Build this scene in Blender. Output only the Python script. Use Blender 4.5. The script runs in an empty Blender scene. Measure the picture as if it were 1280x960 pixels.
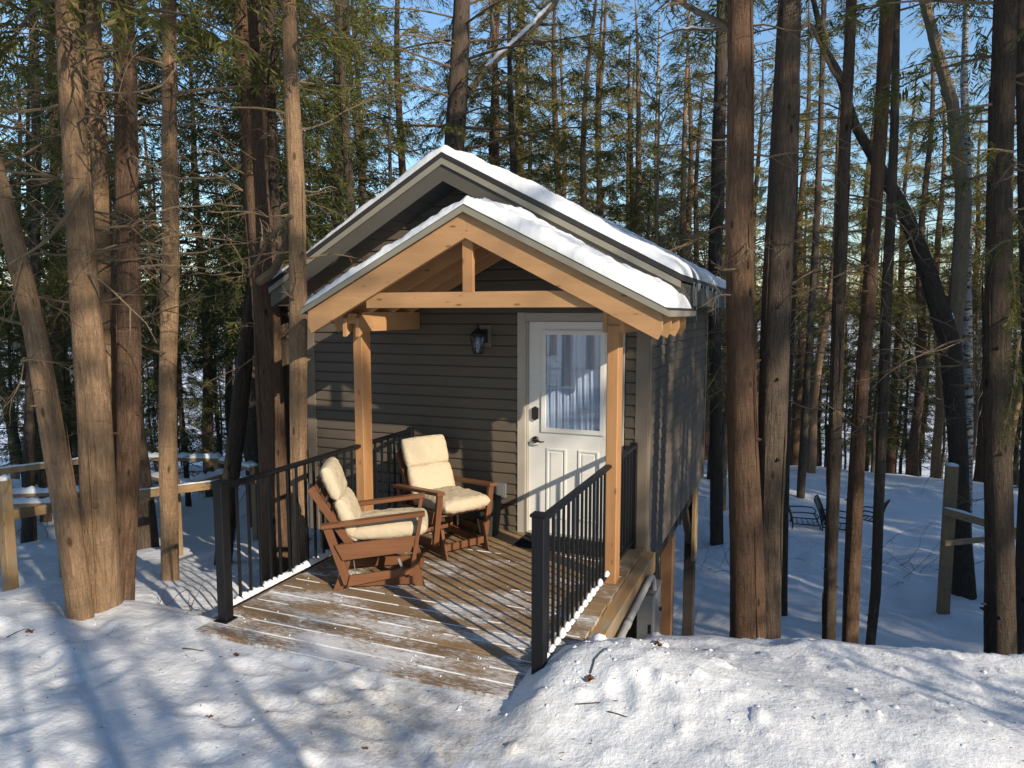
import bpy, math, random
import numpy as np
from mathutils import Vector
rng = np.random.default_rng(7)
random.seed(7)
scene = bpy.context.scene
COL = scene.collection
R = math.radians

# ------------------------------------------------------------------ camera frame (cabin-aligned world, deck top is z = 0)
F, CX, CY = 887.0, 640.0, 480.0
ZC = 2.12
PITCH = math.atan((480 - 392) / F)
YAW = math.atan(360 / (F / math.cos(PITCH)))
FW = np.array([-math.sin(YAW) * math.cos(PITCH), math.cos(YAW) * math.cos(PITCH), -math.sin(PITCH)])
RT = np.array([math.cos(YAW), math.sin(YAW), 0.0])
UP = np.cross(RT, FW)
CAM = np.array([0.0, 0.0, ZC])

def at(px, py, d):
    """point seen at photo pixel (1280x960) at depth d metres"""
    return CAM + (FW + RT * (px - CX) / F + UP * (CY - py) / F) * d

# ------------------------------------------------------------------ mesh builder
class MB:
    def __init__(s):
        s.v = []; s.g = []; s.f = []; s.m = []; s.n = 0
    def add(s, verts, faces, gc=None, m=0):
        verts = np.asarray(verts, float).reshape(-1, 3)
        if gc is None: gc = verts
        s.v.append(verts); s.g.append(np.asarray(gc, float).reshape(-1, 3))
        if isinstance(faces, np.ndarray):
            s.f.append((faces + s.n)); s.m.append(m)
        else:
            by = {}
            for f in faces: by.setdefault(len(f), []).append(f)
            for k, l in by.items():
                s.f.append(np.array(l, int) + s.n); s.m.append(m)
        s.n += len(verts)
    def beam(s, p0, p1, w, h, up=(0, 0, 1), m=0, bev=0.0):
        """box from p0 to p1; w across, h along up"""
        p0 = np.array(p0, float); p1 = np.array(p1, float)
        a = p1 - p0; L = np.linalg.norm(a); a /= L
        u = np.array(up, float)
        if abs(a @ u) > 0.98: u = np.array([0, 1.0, 0])
        sd = np.cross(a, u); sd /= np.linalg.norm(sd); u = np.cross(sd, a)
        V = []; G = []
        o = rng.random(3) * 40
        b = bev if bev else min(w, h) * 0.07
        hw, hh = w / 2, h / 2
        ring = [(-hw + b, -hh), (hw - b, -hh), (hw, -hh + b), (hw, hh - b), (hw - b, hh), (-hw + b, hh), (-hw, hh - b), (-hw, -hh + b)]
        for t in (0, L):
            for x, y in ring:
                V.append(p0 + a * t + sd * x + u * y); G.append(o + np.array([t, x, y]))
        Fc = [(i, (i + 1) % 8, 8 + (i + 1) % 8, 8 + i) for i in range(8)]
        Fc += [tuple(reversed(range(8))), tuple(range(8, 16))]
        s.add(V, Fc, G, m)
    def box(s, x0, x1, y0, y1, z0, z1, m=0, bev=0.0):
        d = [x1 - x0, y1 - y0, z1 - z0]
        k = int(np.argmax(d)); c = [(x0 + x1) / 2, (y0 + y1) / 2, (z0 + z1) / 2]
        p0 = list(c); p1 = list(c); p0[k] -= d[k] / 2; p1[k] += d[k] / 2
        if k == 0: s.beam(p0, p1, d[1], d[2], (0, 0, 1), m, bev)
        elif k == 1: s.beam(p0, p1, d[0], d[2], (0, 0, 1), m, bev)
        else: s.beam(p0, p1, d[0], d[1], (0, 1, 0), m, bev)
    def prism(s, poly, axis, a0, a1, m=0, gax=0):
        """polygon in the two other axes (in order x,y,z) extruded along axis"""
        n = len(poly); V = []
        for a in (a0, a1):
            for p in poly:
                q = list(p); q.insert(axis, a); V.append(q)
        Fc = [(i, (i + 1) % n, n + (i + 1) % n, n + i) for i in range(n)]
        Fc += [tuple(reversed(range(n))), tuple(range(n, 2 * n))]
        G = np.array(V, float); G = G[:, [gax] + [k for k in range(3) if k != gax]] + rng.random(3) * 30
        s.add(V, Fc, G, m)
    def tube(s, P, rad, seg=8, m=0, wob=0.0, cap=True, seed=None, ridges=0.0):
        P = np.asarray(P, float); n = len(P); rad = np.broadcast_to(np.asarray(rad, float), (n,))
        T = np.gradient(P, axis=0); T /= np.linalg.norm(T, axis=1)[:, None] + 1e-9
        ref = np.array([0, 1.0, 0]) if abs(T[0] @ np.array([0, 0, 1.0])) > .7 else np.array([0, 0, 1.0])
        A = np.cross(T, ref); A /= np.linalg.norm(A, axis=1)[:, None] + 1e-9
        B = np.cross(T, A)
        th = np.arange(seg) * 2 * math.pi / seg
        L = np.concatenate([[0], np.cumsum(np.linalg.norm(np.diff(P, axis=0), axis=1))])
        rr = rad[:, None] * np.ones((1, seg))
        if wob:
            ph = rng.random(8) * 6.28
            rr = rr * (1 + wob * (np.sin(2 * th[None] + L[:, None] * .9 + ph[0]) + .6 * np.sin(3 * th[None] - L[:, None] * 1.7 + ph[1]) + .5 * np.sin(th[None] + 3.1 * L[:, None] + ph[2])))
        if ridges:
            rr = rr * (1 + ridges * rng.normal(size=(1, seg)) + ridges * .5 * rng.normal(size=(n, seg)))
        V = P[:, None] + rr[..., None] * (np.cos(th)[None, :, None] * A[:, None] + np.sin(th)[None, :, None] * B[:, None])
        o = rng.random(3) * 50
        G = np.stack([np.broadcast_to(L[:, None], rr.shape), np.cos(th)[None] * rr, np.sin(th)[None] * rr], -1) + o
        i = np.arange(n - 1)[:, None] * seg; j = np.arange(seg)[None]; k = (j + 1) % seg
        Q = np.stack([i + j, i + k, i + seg + k, i + seg + j], -1).reshape(-1, 4)
        s.add(V.reshape(-1, 3), Q, G.reshape(-1, 3), m)
        if cap:
            base = s.n - n * seg
            s.f.append(np.array([[base + q for q in reversed(range(seg))]])); s.m.append(m)
            s.f.append(np.array([[base + (n - 1) * seg + q for q in range(seg)]])); s.m.append(m)
    def grid(s, V, m=0, G=None):
        a, b = V.shape[:2]
        i = np.arange(a - 1)[:, None] * b; j = np.arange(b - 1)[None]
        Q = np.stack([i + j, i + b + j, i + b + j + 1, i + j + 1], -1).reshape(-1, 4)
        s.add(V.reshape(-1, 3), Q, None if G is None else G.reshape(-1, 3), m)
    def build(s, name, mats, parent=None, smooth=False, label=None, org=None):
        V = np.concatenate(s.v); G = np.concatenate(s.g)
        if org is None:
            org = np.array(parent.matrix_basis.translation) if parent is not None else None
            if parent is not None and parent.parent is not None:
                org = org + np.array(parent.parent.matrix_basis.translation)
        loc = np.zeros(3)
        if parent is None:
            loc = np.array([(V[:, 0].min() + V[:, 0].max()) / 2, (V[:, 1].min() + V[:, 1].max()) / 2, V[:, 2].min()]); org = loc
        V = V - org
        me = bpy.data.meshes.new(name)
        me.vertices.add(len(V)); me.vertices.foreach_set('co', V.astype(np.float32).ravel())
        tot = np.concatenate([np.full(len(f), f.shape[1]) for f in s.f])
        lv = np.concatenate([f.ravel() for f in s.f])
        mi = np.concatenate([np.full(len(f), m) for f, m in zip(s.f, s.m)])
        me.loops.add(len(lv)); me.loops.foreach_set('vertex_index', lv.astype(np.int32))
        me.polygons.add(len(tot)); me.polygons.foreach_set('loop_start', np.concatenate([[0], np.cumsum(tot)[:-1]]).astype(np.int32))
        me.polygons.foreach_set('loop_total', tot.astype(np.int32))
        me.polygons.foreach_set('material_index', mi.astype(np.int32))
        me.polygons.foreach_set('use_smooth', np.full(len(tot), bool(smooth)))
        at_ = me.attributes.new('gc', 'FLOAT_VECTOR', 'POINT'); at_.data.foreach_set('vector', G.astype(np.float32).ravel())
        me.update(calc_edges=True); me.validate()
        for m in (mats if isinstance(mats, (list, tuple)) else [mats]): me.materials.append(m)
        o = bpy.data.objects.new(name, me); COL.objects.link(o)
        o.location = loc if parent is None else (0, 0, 0)
        if parent is not None: o.parent = parent
        if label: o['label'] = label
        return o

def tag(o, label=None, cat=None, group=None, kind=None):
    if label: o['label'] = label
    if cat: o['category'] = cat
    if group: o['group'] = group
    if kind: o['kind'] = kind
    return o
def empty(name, loc, label, cat, group=None):
    o = bpy.data.objects.new(name, None); COL.objects.link(o); o.location = loc
    return tag(o, label, cat, group)
def copy_tree(o, parent=None):
    c = o.copy(); COL.objects.link(c)
    if parent is not None: c.parent = parent
    for ch in o.children: copy_tree(ch, c)
    return c

# ------------------------------------------------------------------ materials
class NT:
    def __init__(s, name):
        s.mat = bpy.data.materials.new(name); s.mat.use_nodes = True
        s.t = s.mat.node_tree; s.b = s.t.nodes['Principled BSDF']; s.out = s.t.nodes['Material Output']
    def n(s, typ, **kw):
        nd = s.t.nodes.new(typ)
        for k, v in kw.items():
            if k.startswith('i_'):
                key = k[2:]; key = int(key) if key.isdigit() else key.replace('_', ' ')
                nd.inputs[key].default_value = v
            else: setattr(nd, k, v)
        return nd
    def l(s, a, b): s.t.links.new(a, b)
    def gc(s, scale=(1, 1, 1), obj=False, world=False):
        if world:
            a = s.n('ShaderNodeNewGeometry').outputs['Position']
        elif obj:
            a = s.n('ShaderNodeTexCoord').outputs['Object']
        else:
            a = s.n('ShaderNodeAttribute', attribute_name='gc').outputs['Vector']
        mp = s.n('ShaderNodeMapping'); mp.inputs['Scale'].default_value = scale
        s.l(a, mp.inputs['Vector']); return mp.outputs['Vector']
    def noise(s, vec, scale=5, detail=4, rough=.55, dist=0):
        nd = s.n('ShaderNodeTexNoise'); nd.inputs['Scale'].default_value = scale; nd.inputs['Detail'].default_value = detail
        nd.inputs['Roughness'].default_value = rough; nd.inputs['Distortion'].default_value = dist
        s.l(vec, nd.inputs['Vector']); return nd.outputs['Fac']
    def ramp(s, fac, stops):
        nd = s.n('ShaderNodeValToRGB'); e = nd.color_ramp.elements
        while len(e) < len(stops): e.new(.5)
        for k, (p, c) in enumerate(stops):
            e[k].position = p; e[k].color = (*c, 1) if len(c) == 3 else c
        s.l(fac, nd.inputs['Fac']); return nd.outputs['Color']
    def mix(s, fac, a, b, blend='MIX'):
        nd = s.n('ShaderNodeMix', data_type='RGBA', blend_type=blend)
        for sock, v in ((nd.inputs['Factor'], fac), (nd.inputs['A'], a), (nd.inputs['B'], b)):
            if isinstance(v, bpy.types.NodeSocket): s.l(v, sock)
            elif isinstance(v, (int, float)): sock.default_value = v
            else: sock.default_value = (*v, 1)
        return nd.outputs['Result']
    def math(s, op, a, b=0.0, clamp=False):
        nd = s.n('ShaderNodeMath', operation=op, use_clamp=clamp)
        for k, v in enumerate((a, b)):
            if isinstance(v, bpy.types.NodeSocket): s.l(v, nd.inputs[k])
            else: nd.inputs[k].default_value = v
        return nd.outputs[0]
    def bump(s, h, strength=.3, dist=.01):
        nd = s.n('ShaderNodeBump'); nd.inputs['Strength'].default_value = strength; nd.inputs['Distance'].default_value = dist
        s.l(h, nd.inputs['Height']); s.l(nd.outputs['Normal'], s.b.inputs['Normal'])
    def fin(s, col, rough=.7, spec=.3, metal=0):
        if isinstance(col, bpy.types.NodeSocket): s.l(col, s.b.inputs['Base Color'])
        else: s.b.inputs['Base Color'].default_value = (*col, 1)
        if isinstance(rough, bpy.types.NodeSocket): s.l(rough, s.b.inputs['Roughness'])
        else: s.b.inputs['Roughness'].default_value = rough
        s.b.inputs['Specular IOR Level'].default_value = spec
        s.b.inputs['Metallic'].default_value = metal
        return s.mat

def m_wood(name, c0, c1, knot=(.09, .035, .012), rough=.6, knots=True, weather=None):
    t = NT(name)
    g = t.noise(t.gc((1.2, 22, 22)), 2.2, 5, .6, .6)
    big = t.noise(t.gc((.8, 3, 3)), 1.5, 3)
    c = t.mix(t.math('MULTIPLY', g, 1.0), c0, c1)
    c = t.mix(t.ramp(big, [(.35, (0, 0, 0)), (.7, (.6, .6, .6))]), c, tuple(x * .72 for x in c1))
    if knots:
        vo = t.n('ShaderNodeTexVoronoi'); t.l(t.gc((4.2, 13, 13)), vo.inputs['Vector']); vo.inputs['Scale'].default_value = 1.0
        k = t.ramp(vo.outputs['Distance'], [(.07, (1, 1, 1)), (.15, (0, 0, 0))])
        c = t.mix(t.math('MULTIPLY', k, .65), c, knot)
    if weather:
        w = t.noise(t.gc((2, 5, 5)), 2.5, 5, .65)
        c = t.mix(t.ramp(w, [(.45, (0, 0, 0)), (.7, (1, 1, 1))]), c, weather)
    t.bump(g, .25, .004)
    return t.fin(c, rough, .25)

M = {}
M['cedar'] = m_wood('light cedar', (.56, .33, .165), (.42, .235, .11))
M['cedar2'] = m_wood('cedar post', (.53, .295, .14), (.38, .19, .082))
M['beamwood'] = m_wood('treated beam', (.46, .30, .14), (.30, .18, .08), weather=(.30, .27, .22))
M['fencewood'] = m_wood('fence wood', (.42, .28, .14), (.26, .17, .085), weather=(.20, .17, .13))
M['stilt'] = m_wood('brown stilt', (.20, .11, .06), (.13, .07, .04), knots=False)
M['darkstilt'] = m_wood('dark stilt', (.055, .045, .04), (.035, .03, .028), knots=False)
M['chair'] = m_wood('stained chair wood', (.23, .105, .052), (.14, .06, .03), knots=False, rough=.42)

def m_deck():
    t = NT('deck boards')
    g = t.noise(t.gc((1.0, 18, 18)), 2.4, 6, .62, .5)
    per = t.noise(t.gc((.05, .35, .35)), 3.0, 1)
    c = t.mix(g, (.35, .245, .14), (.20, .135, .075))
    c = t.mix(t.ramp(per, [(.4, (0, 0, 0)), (.62, (.75, .75, .75))]), c, (.20, .135, .08))
    pos = t.gc((1, 1, 1), world=True)
    st = t.noise(t.gc((1.2, 1.6, 1), world=True), 2.2, 5, .6)
    c = t.mix(t.ramp(st, [(.5, (0, 0, 0)), (.66, (.7, .7, .7))]), c, (.14, .085, .05))
    # trodden snow dust, thicker towards the open end of the deck
    sx = t.n('ShaderNodeSeparateXYZ'); t.l(t.n('ShaderNodeNewGeometry').outputs['Position'], sx.inputs[0])
    fr = t.math('MULTIPLY', t.math('SUBTRACT', 5.4, sx.outputs['Y']), .062)
    big = t.noise(t.gc((.8, 2.2, 1), world=True), 1.7, 4, .6)
    fine = t.noise(t.gc((6, 26, 1), world=True), 3.0, 6, .75)
    s_ = t.math('ADD', t.math('ADD', t.math('MULTIPLY', big, .62), t.math('MULTIPLY', fine, .55)), fr)
    msk = t.ramp(s_, [(.635, (0, 0, 0)), (.75, (.85, .85, .85))])
    c = t.mix(msk, c, (.72, .75, .80))
    t.bump(g, .3, .004)
    return t.fin(c, .62, .3)
M['deck'] = m_deck()

def m_siding(name, col, var=.12):
    t = NT(name)
    a = t.noise(t.gc((.6, .6, 3), obj=True), 1.5, 4)
    b = t.noise(t.gc((1.5, 1.5, 26), obj=True), 4, 4)
    c = t.mix(a, tuple(x * (1 - var) for x in col), tuple(x * (1 + var) for x in col))
    c = t.mix(t.math('MULTIPLY', b, .25), c, tuple(x * 1.25 for x in col))
    t.bump(b, .12, .003)
    return t.fin(c, .5, .35)
M['siding'] = m_siding('taupe vinyl siding', (.108, .088, .068))
M['trim'] = m_siding('taupe trim', (.185, .152, .118))
M['fascia'] = m_siding('grey fascia', (.090, .083, .070))
M['fascia_lt'] = m_siding('drip edge metal', (.25, .235, .19))
M['soffit'] = m_siding('dark soffit', (.10, .092, .08))
M['shingle'] = m_siding('dark shingle', (.035, .033, .033), .3)
M['door'] = m_siding('painted door', (.74, .74, .72), .03)
M['doorframe'] = m_siding('door casing', (.42, .385, .33), .05)
def simple(name, col, rough=.5, metal=0, spec=.4, bump=0, bs=60):
    t = NT(name)
    n = t.noise(t.gc((1, 1, 1), obj=True), bs, 3)
    c = t.mix(n, tuple(x * .85 for x in col), tuple(x * 1.15 for x in col))
    if bump: t.bump(n, bump, .003)
    return t.fin(c, rough, spec, metal)
M['black'] = simple('black powder coat', (.008, .009, .011), .4, 0, .3)
M['iron'] = simple('black iron', (.02, .02, .022), .5)
M['bronze'] = simple('oiled bronze hardware', (.06, .05, .045), .3, .8)
M['keypad'] = simple('pale keypad buttons', (.5, .5, .48), .5)
M['greybox'] = simple('grey enamel box', (.20, .21, .22), .45, .2)
M['pipe'] = simple('grey pvc', (.40, .39, .37), .5)
M['mat'] = simple('black rubber mat', (.015, .015, .017), .8, 0, .2, .8, 120)
M['void'] = simple('under-floor shade black', (.02, .018, .016), .9)  # near-black, the shade below floor and deck put into the colour
M['steel'] = simple('steel strap', (.45, .44, .40), .4, .7)
M['leaf'] = simple('dry brown leaf', (.11, .045, .02), .7, bump=.5)
M['paper'] = simple('black planter fabric', (.03, .03, .033), .8)

def m_cushion():
    t = NT('beige cushion cotton')
    a = t.noise(t.gc((1, 1, 1), obj=True), 3, 4)
    f = t.noise(t.gc((1, 1, 1), obj=True), 9, 5, .7, 1.2)
    w = t.noise(t.gc((1, 1, 1), obj=True), 420, 2)
    c = t.mix(a, (.50, .42, .30), (.57, .49, .36))
    c = t.mix(t.ramp(f, [(.62, (0, 0, 0)), (.8, (.35, .35, .35))]), c, (.42, .35, .24))
    h = t.math('ADD', t.math('MULTIPLY', f, 1.0), t.math('MULTIPLY', w, .08))
    t.bump(h, .55, .02)
    return t.fin(c, .9, .1)
M['cushion'] = m_cushion()

def m_bark(name, lit, dark, sc=1.0):
    t = NT(name)
    a = t.noise(t.gc((2.2, 17, 17)), 2.6 * sc, 6, .68, .7)
    b = t.noise(t.gc((1.2, 3, 3)), 1.6, 4)
    f = t.noise(t.gc((9, 40, 40)), 2.5 * sc, 4, .7)
    c = t.mix(t.ramp(a, [(.32, (0, 0, 0)), (.66, (1, 1, 1))]), dark, lit)
    c = t.mix(t.ramp(b, [(.42, (0, 0, 0)), (.7, (.6, .6, .6))]), c, tuple(x * .62 for x in lit))
    c = t.mix(t.ramp(f, [(.6, (0, 0, 0)), (.85, (.4, .4, .4))]), c, (.30, .27, .22))
    vo = t.n('ShaderNodeTexVoronoi'); t.l(t.gc((2.6, 7, 7)), vo.inputs['Vector']); vo.inputs['Scale'].default_value = 1.0
    c = t.mix(t.ramp(vo.outputs['Distance'], [(.07, (.85, .85, .85)), (.13, (0, 0, 0))]), c, tuple(x * .35 for x in dark))
    cr = t.noise(t.gc((26, 4, 4)), 1.3, 4, .7, 1.0)
    c = t.mix(t.ramp(cr, [(.58, (0, 0, 0)), (.72, (.45, .45, .45))]), c, tuple(x * .55 for x in dark))
    h = t.math('ADD', t.math('ADD', a, t.math('MULTIPLY', f, .45)), t.math('MULTIPLY', cr, -.35))
    t.bump(h, 1.0, .035)
    return t.fin(c, .85, .15)
M['bark'] = m_bark('brown bark', (.40, .265, .16), (.21, .135, .08))
M['bark_red'] = m_bark('reddish bark', (.215, .135, .088), (.08, .047, .03))
M['bark_grey'] = m_bark('grey bark', (.155, .118, .088), (.060, .045, .034))
M['bark_dark'] = m_bark('dark bark', (.12, .092, .07), (.045, .034, .026))
M['deadwood'] = m_bark('dead branch wood', (.33, .25, .165), (.20, .14, .09))
def m_birch():
    t = NT('flaking pale bark')
    a = t.noise(t.gc((16, 5, 5)), 1.2, 5, .7, .5)
    c = t.mix(t.ramp(a, [(.44, (0, 0, 0)), (.5, (1, 1, 1))]), (.05, .04, .035), (.36, .34, .31))
    t.bump(a, .5, .01); return t.fin(c, .8, .2)
M['birch'] = m_birch()

def m_foliage(name, c0, c1, c2):
    t = NT(name)
    at_ = t.n('ShaderNodeAttribute', attribute_name='gc')
    sp = t.n('ShaderNodeSeparateXYZ'); t.l(at_.outputs['Vector'], sp.inputs[0])
    c = t.mix(sp.outputs['X'], c0, c1)
    c = t.mix(t.ramp(sp.outputs['Y'], [(.72, (0, 0, 0)), (.95, (1, 1, 1))]), c, c2)
    t.fin(c, .6, .25)
    tr = t.n('ShaderNodeBsdfTranslucent'); t.l(c, tr.inputs['Color'])
    mx = t.n('ShaderNodeMixShader'); mx.inputs[0].default_value = .45
    t.l(t.b.outputs[0], mx.inputs[1]); t.l(tr.outputs[0], mx.inputs[2]); t.l(mx.outputs[0], t.out.inputs['Surface'])
    return t.mat
M['fol'] = m_foliage('cedar foliage', (.07, .09, .022), (.19, .19, .045), (.28, .21, .08))
M['fol_dk'] = m_foliage('dark cedar foliage', (.045, .065, .022), (.11, .13, .04), (.22, .18, .07))
M['fol_ol'] = m_foliage('olive foliage', (.20, .18, .045), (.34, .28, .08), (.46, .33, .13))

def m_snow(name, ground=False):
    t = NT(name)
    P = t.n('ShaderNodeNewGeometry').outputs['Position']
    n1 = t.noise(t.gc((1, 1, 1), world=True), 7, 6, .62)
    n2 = t.noise(t.gc((1, 1, 1), world=True), 45, 5, .7)
    n3 = t.noise(t.gc((1, 1, 1), world=True), 1.1, 4, .6)
    c = t.mix(n3, (.72, .76, .82), (.79, .80, .82))
    if ground:
        sx = t.n('ShaderNodeSeparateXYZ'); t.l(P, sx.inputs[0])
        # trodden dirt where people step off the deck
        dx = t.math('MULTIPLY', t.math('ADD', sx.outputs['X'], 1.95), .95)
        dy = t.math('MULTIPLY', t.math('SUBTRACT', sx.outputs['Y'], 3.05), 1.5)
        r = t.math('SQRT', t.math('ADD', t.math('MULTIPLY', dx, dx), t.math('MULTIPLY', dy, dy)))
        dm = t.math('ADD', t.math('SUBTRACT', .92, r), t.math('MULTIPLY', t.math('SUBTRACT', n1, .5), 2.6))
        dm = t.ramp(dm, [(.05, (0, 0, 0)), (.85, (.75, .75, .75))])
        gr = t.ramp(n2, [(.35, (.35, .35, .35)), (.62, (1, 1, 1))])
        c = t.mix(t.math('MULTIPLY', dm, gr), c, (.36, .31, .235))
        sp = t.noise(t.gc((1, 1, 1), world=True), 95, 3, .5)
        c = t.mix(t.ramp(sp, [(.735, (0, 0, 0)), (.77, (.8, .8, .8))]), c, (.20, .15, .10))
    h = t.math('ADD', n1, t.math('MULTIPLY', n2, .28))
    t.bump(h, .55 if ground else .45, .05 if ground else .03)
    return t.fin(c, .62, .3)
M['snow'] = m_snow('trodden snow', True)
M['roofsnow'] = m_snow('clean snow')
def m_hill():
    t = NT('far wooded shore')
    a = t.noise(t.gc((1, 1, 3), world=True), .09, 6, .7)
    c = t.mix(t.ramp(a, [(.42, (0, 0, 0)), (.56, (1, 1, 1))]), (.30, .23, .16), (.62, .60, .58))
    return t.fin(c, .9, .1)
M['hill'] = m_hill()
M['farfol'] = m_foliage('far winter trees', (.20, .16, .11), (.30, .23, .15), (.12, .13, .07))
def m_glass():
    t = NT('window glass')
    tr = t.n('ShaderNodeBsdfTransparent'); gl = t.n('ShaderNodeBsdfGlossy'); gl.inputs['Roughness'].default_value = .02
    gl.inputs['Color'].default_value = (.85, .92, 1, 1); tr.inputs['Color'].default_value = (.8, .88, 1, 1)
    mx = t.n('ShaderNodeMixShader'); mx.inputs[0].default_value = .15
    t.l(tr.outputs[0], mx.inputs[1]); t.l(gl.outputs[0], mx.inputs[2]); t.l(mx.outputs[0], t.out.inputs['Surface'])
    return t.mat
M['glass'] = m_glass()
M['curtain'] = simple('thin curtain with reflected blue', (.50, .52, .55), .9, 0, .1)  # blue of reflected sky and snow put into the cloth colour
def m_ice():
    t = NT('clear ice')
    t.fin((.85, .92, .97), .08, .5); t.b.inputs['Transmission Weight'].default_value = .8; t.b.inputs['IOR'].default_value = 1.31
    return t.mat
M['ice'] = m_ice()

# ------------------------------------------------------------------ smooth value noise in numpy
def vnoise(x, y, seed=0):
    xi = np.floor(x).astype(np.int64); yi = np.floor(y).astype(np.int64)
    fx = x - xi; fy = y - yi; fx = fx * fx * (3 - 2 * fx); fy = fy * fy * (3 - 2 * fy)
    def h(a, b):
        n = (a * 374761393 + b * 668265263 + seed * 974711) & 0x7fffffff
        n = ((n ^ (n >> 13)) * 1274126177) & 0x7fffffff
        return ((n ^ (n >> 16)) & 0xffff) / 65535.0
    return (h(xi, yi) * (1 - fx) + h(xi + 1, yi) * fx) * (1 - fy) + (h(xi, yi + 1) * (1 - fx) + h(xi + 1, yi + 1) * fx) * fy
def fbm(x, y, s, o=4, seed=0, g=.5):
    r = 0; a = 1; t = 0
    for k in range(o):
        r = r + a * vnoise(x * s + 17.3 * k, y * s + 9.1 * k, seed + k); t += a; a *= g; s *= 2.03
    return r / t - .5
def sstep(a, b, x):
    t = np.clip((x - a) / (b - a), 0, 1); return t * t * (3 - 2 * t)

# ------------------------------------------------------------------ terrain
foot = [(random.uniform(-5.5, 2.0), random.uniform(1.6, 3.6), random.uniform(0, 3.1), random.uniform(.7, 1.1)) for _ in range(60)]
foot2 = [(random.uniform(-3, 12), random.uniform(9, 24), random.uniform(0, 3.1), random.uniform(.9, 2.2)) for _ in range(90)]
def terrain(X, Y, detail=True):
    X = np.asarray(X, float); Y = np.asarray(Y, float)
    Yc = np.interp(X, [-30, -12, -9, -6.5, -5.4, -4.6, -3.8, -3.66, -3.6, -1.47, -1.41, -1.15, -.6, 0, 1.2, 3, 8, 30],
                   [-6, -1, .8, 2.6, 3.35, 3.62, 3.62, 3.56, 3.44, 3.44, 4.1, 4.42, 4.66, 4.83, 5.2, 5.8, 7.4, 12])
    w = fbm(X, Y, .8, 3, 5)
    s = Y - Yc - .25 * w * (np.abs(X + 2.4) > 1.5)
    s = np.where(X < -3.66, s, s)
    zl = np.interp(s, [-50, 0, .25, .9, 2, 3.5, 6.5, 10, 17, 24], [0, 0, -.05, -.28, -.5, -.8, -1.25, -1.85, -2.7, -3.0])
    zr = np.interp(s, [-50, 0, .3, 1.2, 2.2, 3.4, 5.2, 8, 22, 24], [0, 0, -.12, -.72, -1.4, -2.0, -2.55, -2.85, -3.0, -3.0])
    k = sstep(-5.8, -4.0, X - .05 * Y)
    zd = zl * (1 - k) + zr * k
    # front plateau, rising gently to where the photographer stands
    zf = np.clip(3.5 - Y, -.4, 40) * .045
    zf = zf * sstep(1.6, -.3, s)
    zf = np.where(Y < 0, .16 + np.clip(-Y, 0, 30) * .01, zf)
    z = zd + zf - .03
    # ploughed bank beside the deck
    bank = np.exp(-((Y - 3.75 - .12 * (X - 0)) / .50) ** 2) * sstep(-1.50, -1.12, X) * sstep(3.6, .6, X) * .155
    bank += np.exp(-((X + .75) / .55) ** 2 - ((Y - 3.95) / .34) ** 2) * .15
    bank += np.exp(-((X - 2.3) / .7) ** 2 - ((Y - 4.6) / .4) ** 2) * .12
    bank += np.exp(-((X - .3) / .9) ** 2 - ((Y - 3.1) / .45) ** 2) * .07
    bank -= np.exp(-((X - 1.25) / .35) ** 2 - ((Y - 4.0) / .8) ** 2) * .05
    z = z + bank
    z = z + np.exp(-((X + 5.6) / 1.2) ** 2 - ((Y - 2.9) / .5) ** 2) * .07 + np.exp(-((X + 3.85) / .28) ** 2 - ((Y - 3.6) / .2) ** 2) * .05
    # valley beyond
    r = np.hypot(X, Y) * (Y > 0) 
    z = np.where((Y > 6), z + np.interp(r, [0, 25.5, 27, 45, 60, 110, 340, 380, 520, 700], [0, 0, -.3, -4.0, -5.2, -5.2, -5.2, -3, 9, 14]), z)
    hid = (X > -3.66) & (X < np.where(Y < 4.1, -1.43, -1.20)) & (Y > 3.47) & (Y < 6.6)
    near = np.exp(-np.clip(r - 8, 0, 50) / 12)
    amp = np.where(s < 0, .085, .22)
    z = z + amp * fbm(X, Y, .9, 3, 11) * np.where(r > 60, 2.0, 1)
    # the path in front of the deck is level, lapping at the deck edge
    path = sstep(-4.0, -3.4, X) * sstep(-1.3, -1.52, X) * sstep(2.4, 3.1, Y) * (Y < 3.6)
    z = z * (1 - path * .85) + path * (-.018) * .85
    if detail:
        z = z + near * (.020 * fbm(X, Y, 4.5, 4, 21, .6) + .05 * np.maximum(fbm(X, Y, 2.3, 3, 31), 0) ** 1.3 * 1.6)
        lump = np.maximum(fbm(X, Y, 9, 3, 41, .55) - .12, 0) * .20 * near * (sstep(-1.5, -1.1, X) * sstep(2.8, .6, X) * .9 * .55 + .15) * (np.abs(Y - 3.6) < 1.5)
        z = z + lump
        rid = .016 * np.sin((X * .35 + Y) * 13 + 5 * fbm(X, Y, 1.1, 3, 61)) * sstep(-.7, -2.5, X) * sstep(4.0, 3.4, Y) * near
        z = z + rid * (.35 + np.clip(fbm(X, Y, 1.6, 2, 71) * 3, 0, 1)) * (1 - path)
        for fx, fy, a, sc in foot:
            ca, sa = math.cos(a), math.sin(a); u = ((X - fx) * ca + (Y - fy) * sa) / (.15 * sc); v = (-(X - fx) * sa + (Y - fy) * ca) / (.07 * sc)
            q = u * u + v * v
            z = z - .020 * np.exp(-q ** 1.5) + .010 * np.exp(-(np.sqrt(q) - 1.5) ** 2 * 5)
        for fx, fy, a, sc in foot2:
            q = ((X - fx) ** 2 + (Y - fy) ** 2) / (.16 * sc) ** 2
            z = z - .07 * np.exp(-q) + .03 * np.exp(-(np.sqrt(q) - 1.6) ** 2 * 4)
        z = z + .22 * np.exp(-((X - 3.0) / .8) ** 2 - ((Y - 16.5) / .6) ** 2) * (1 + .8 * fbm(X, Y, 3, 3, 81))
    z = np.where(hid, np.minimum(z, -.16 - .35 * np.clip(Y - 3.6, 0, 5)), z)
    return z
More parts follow.
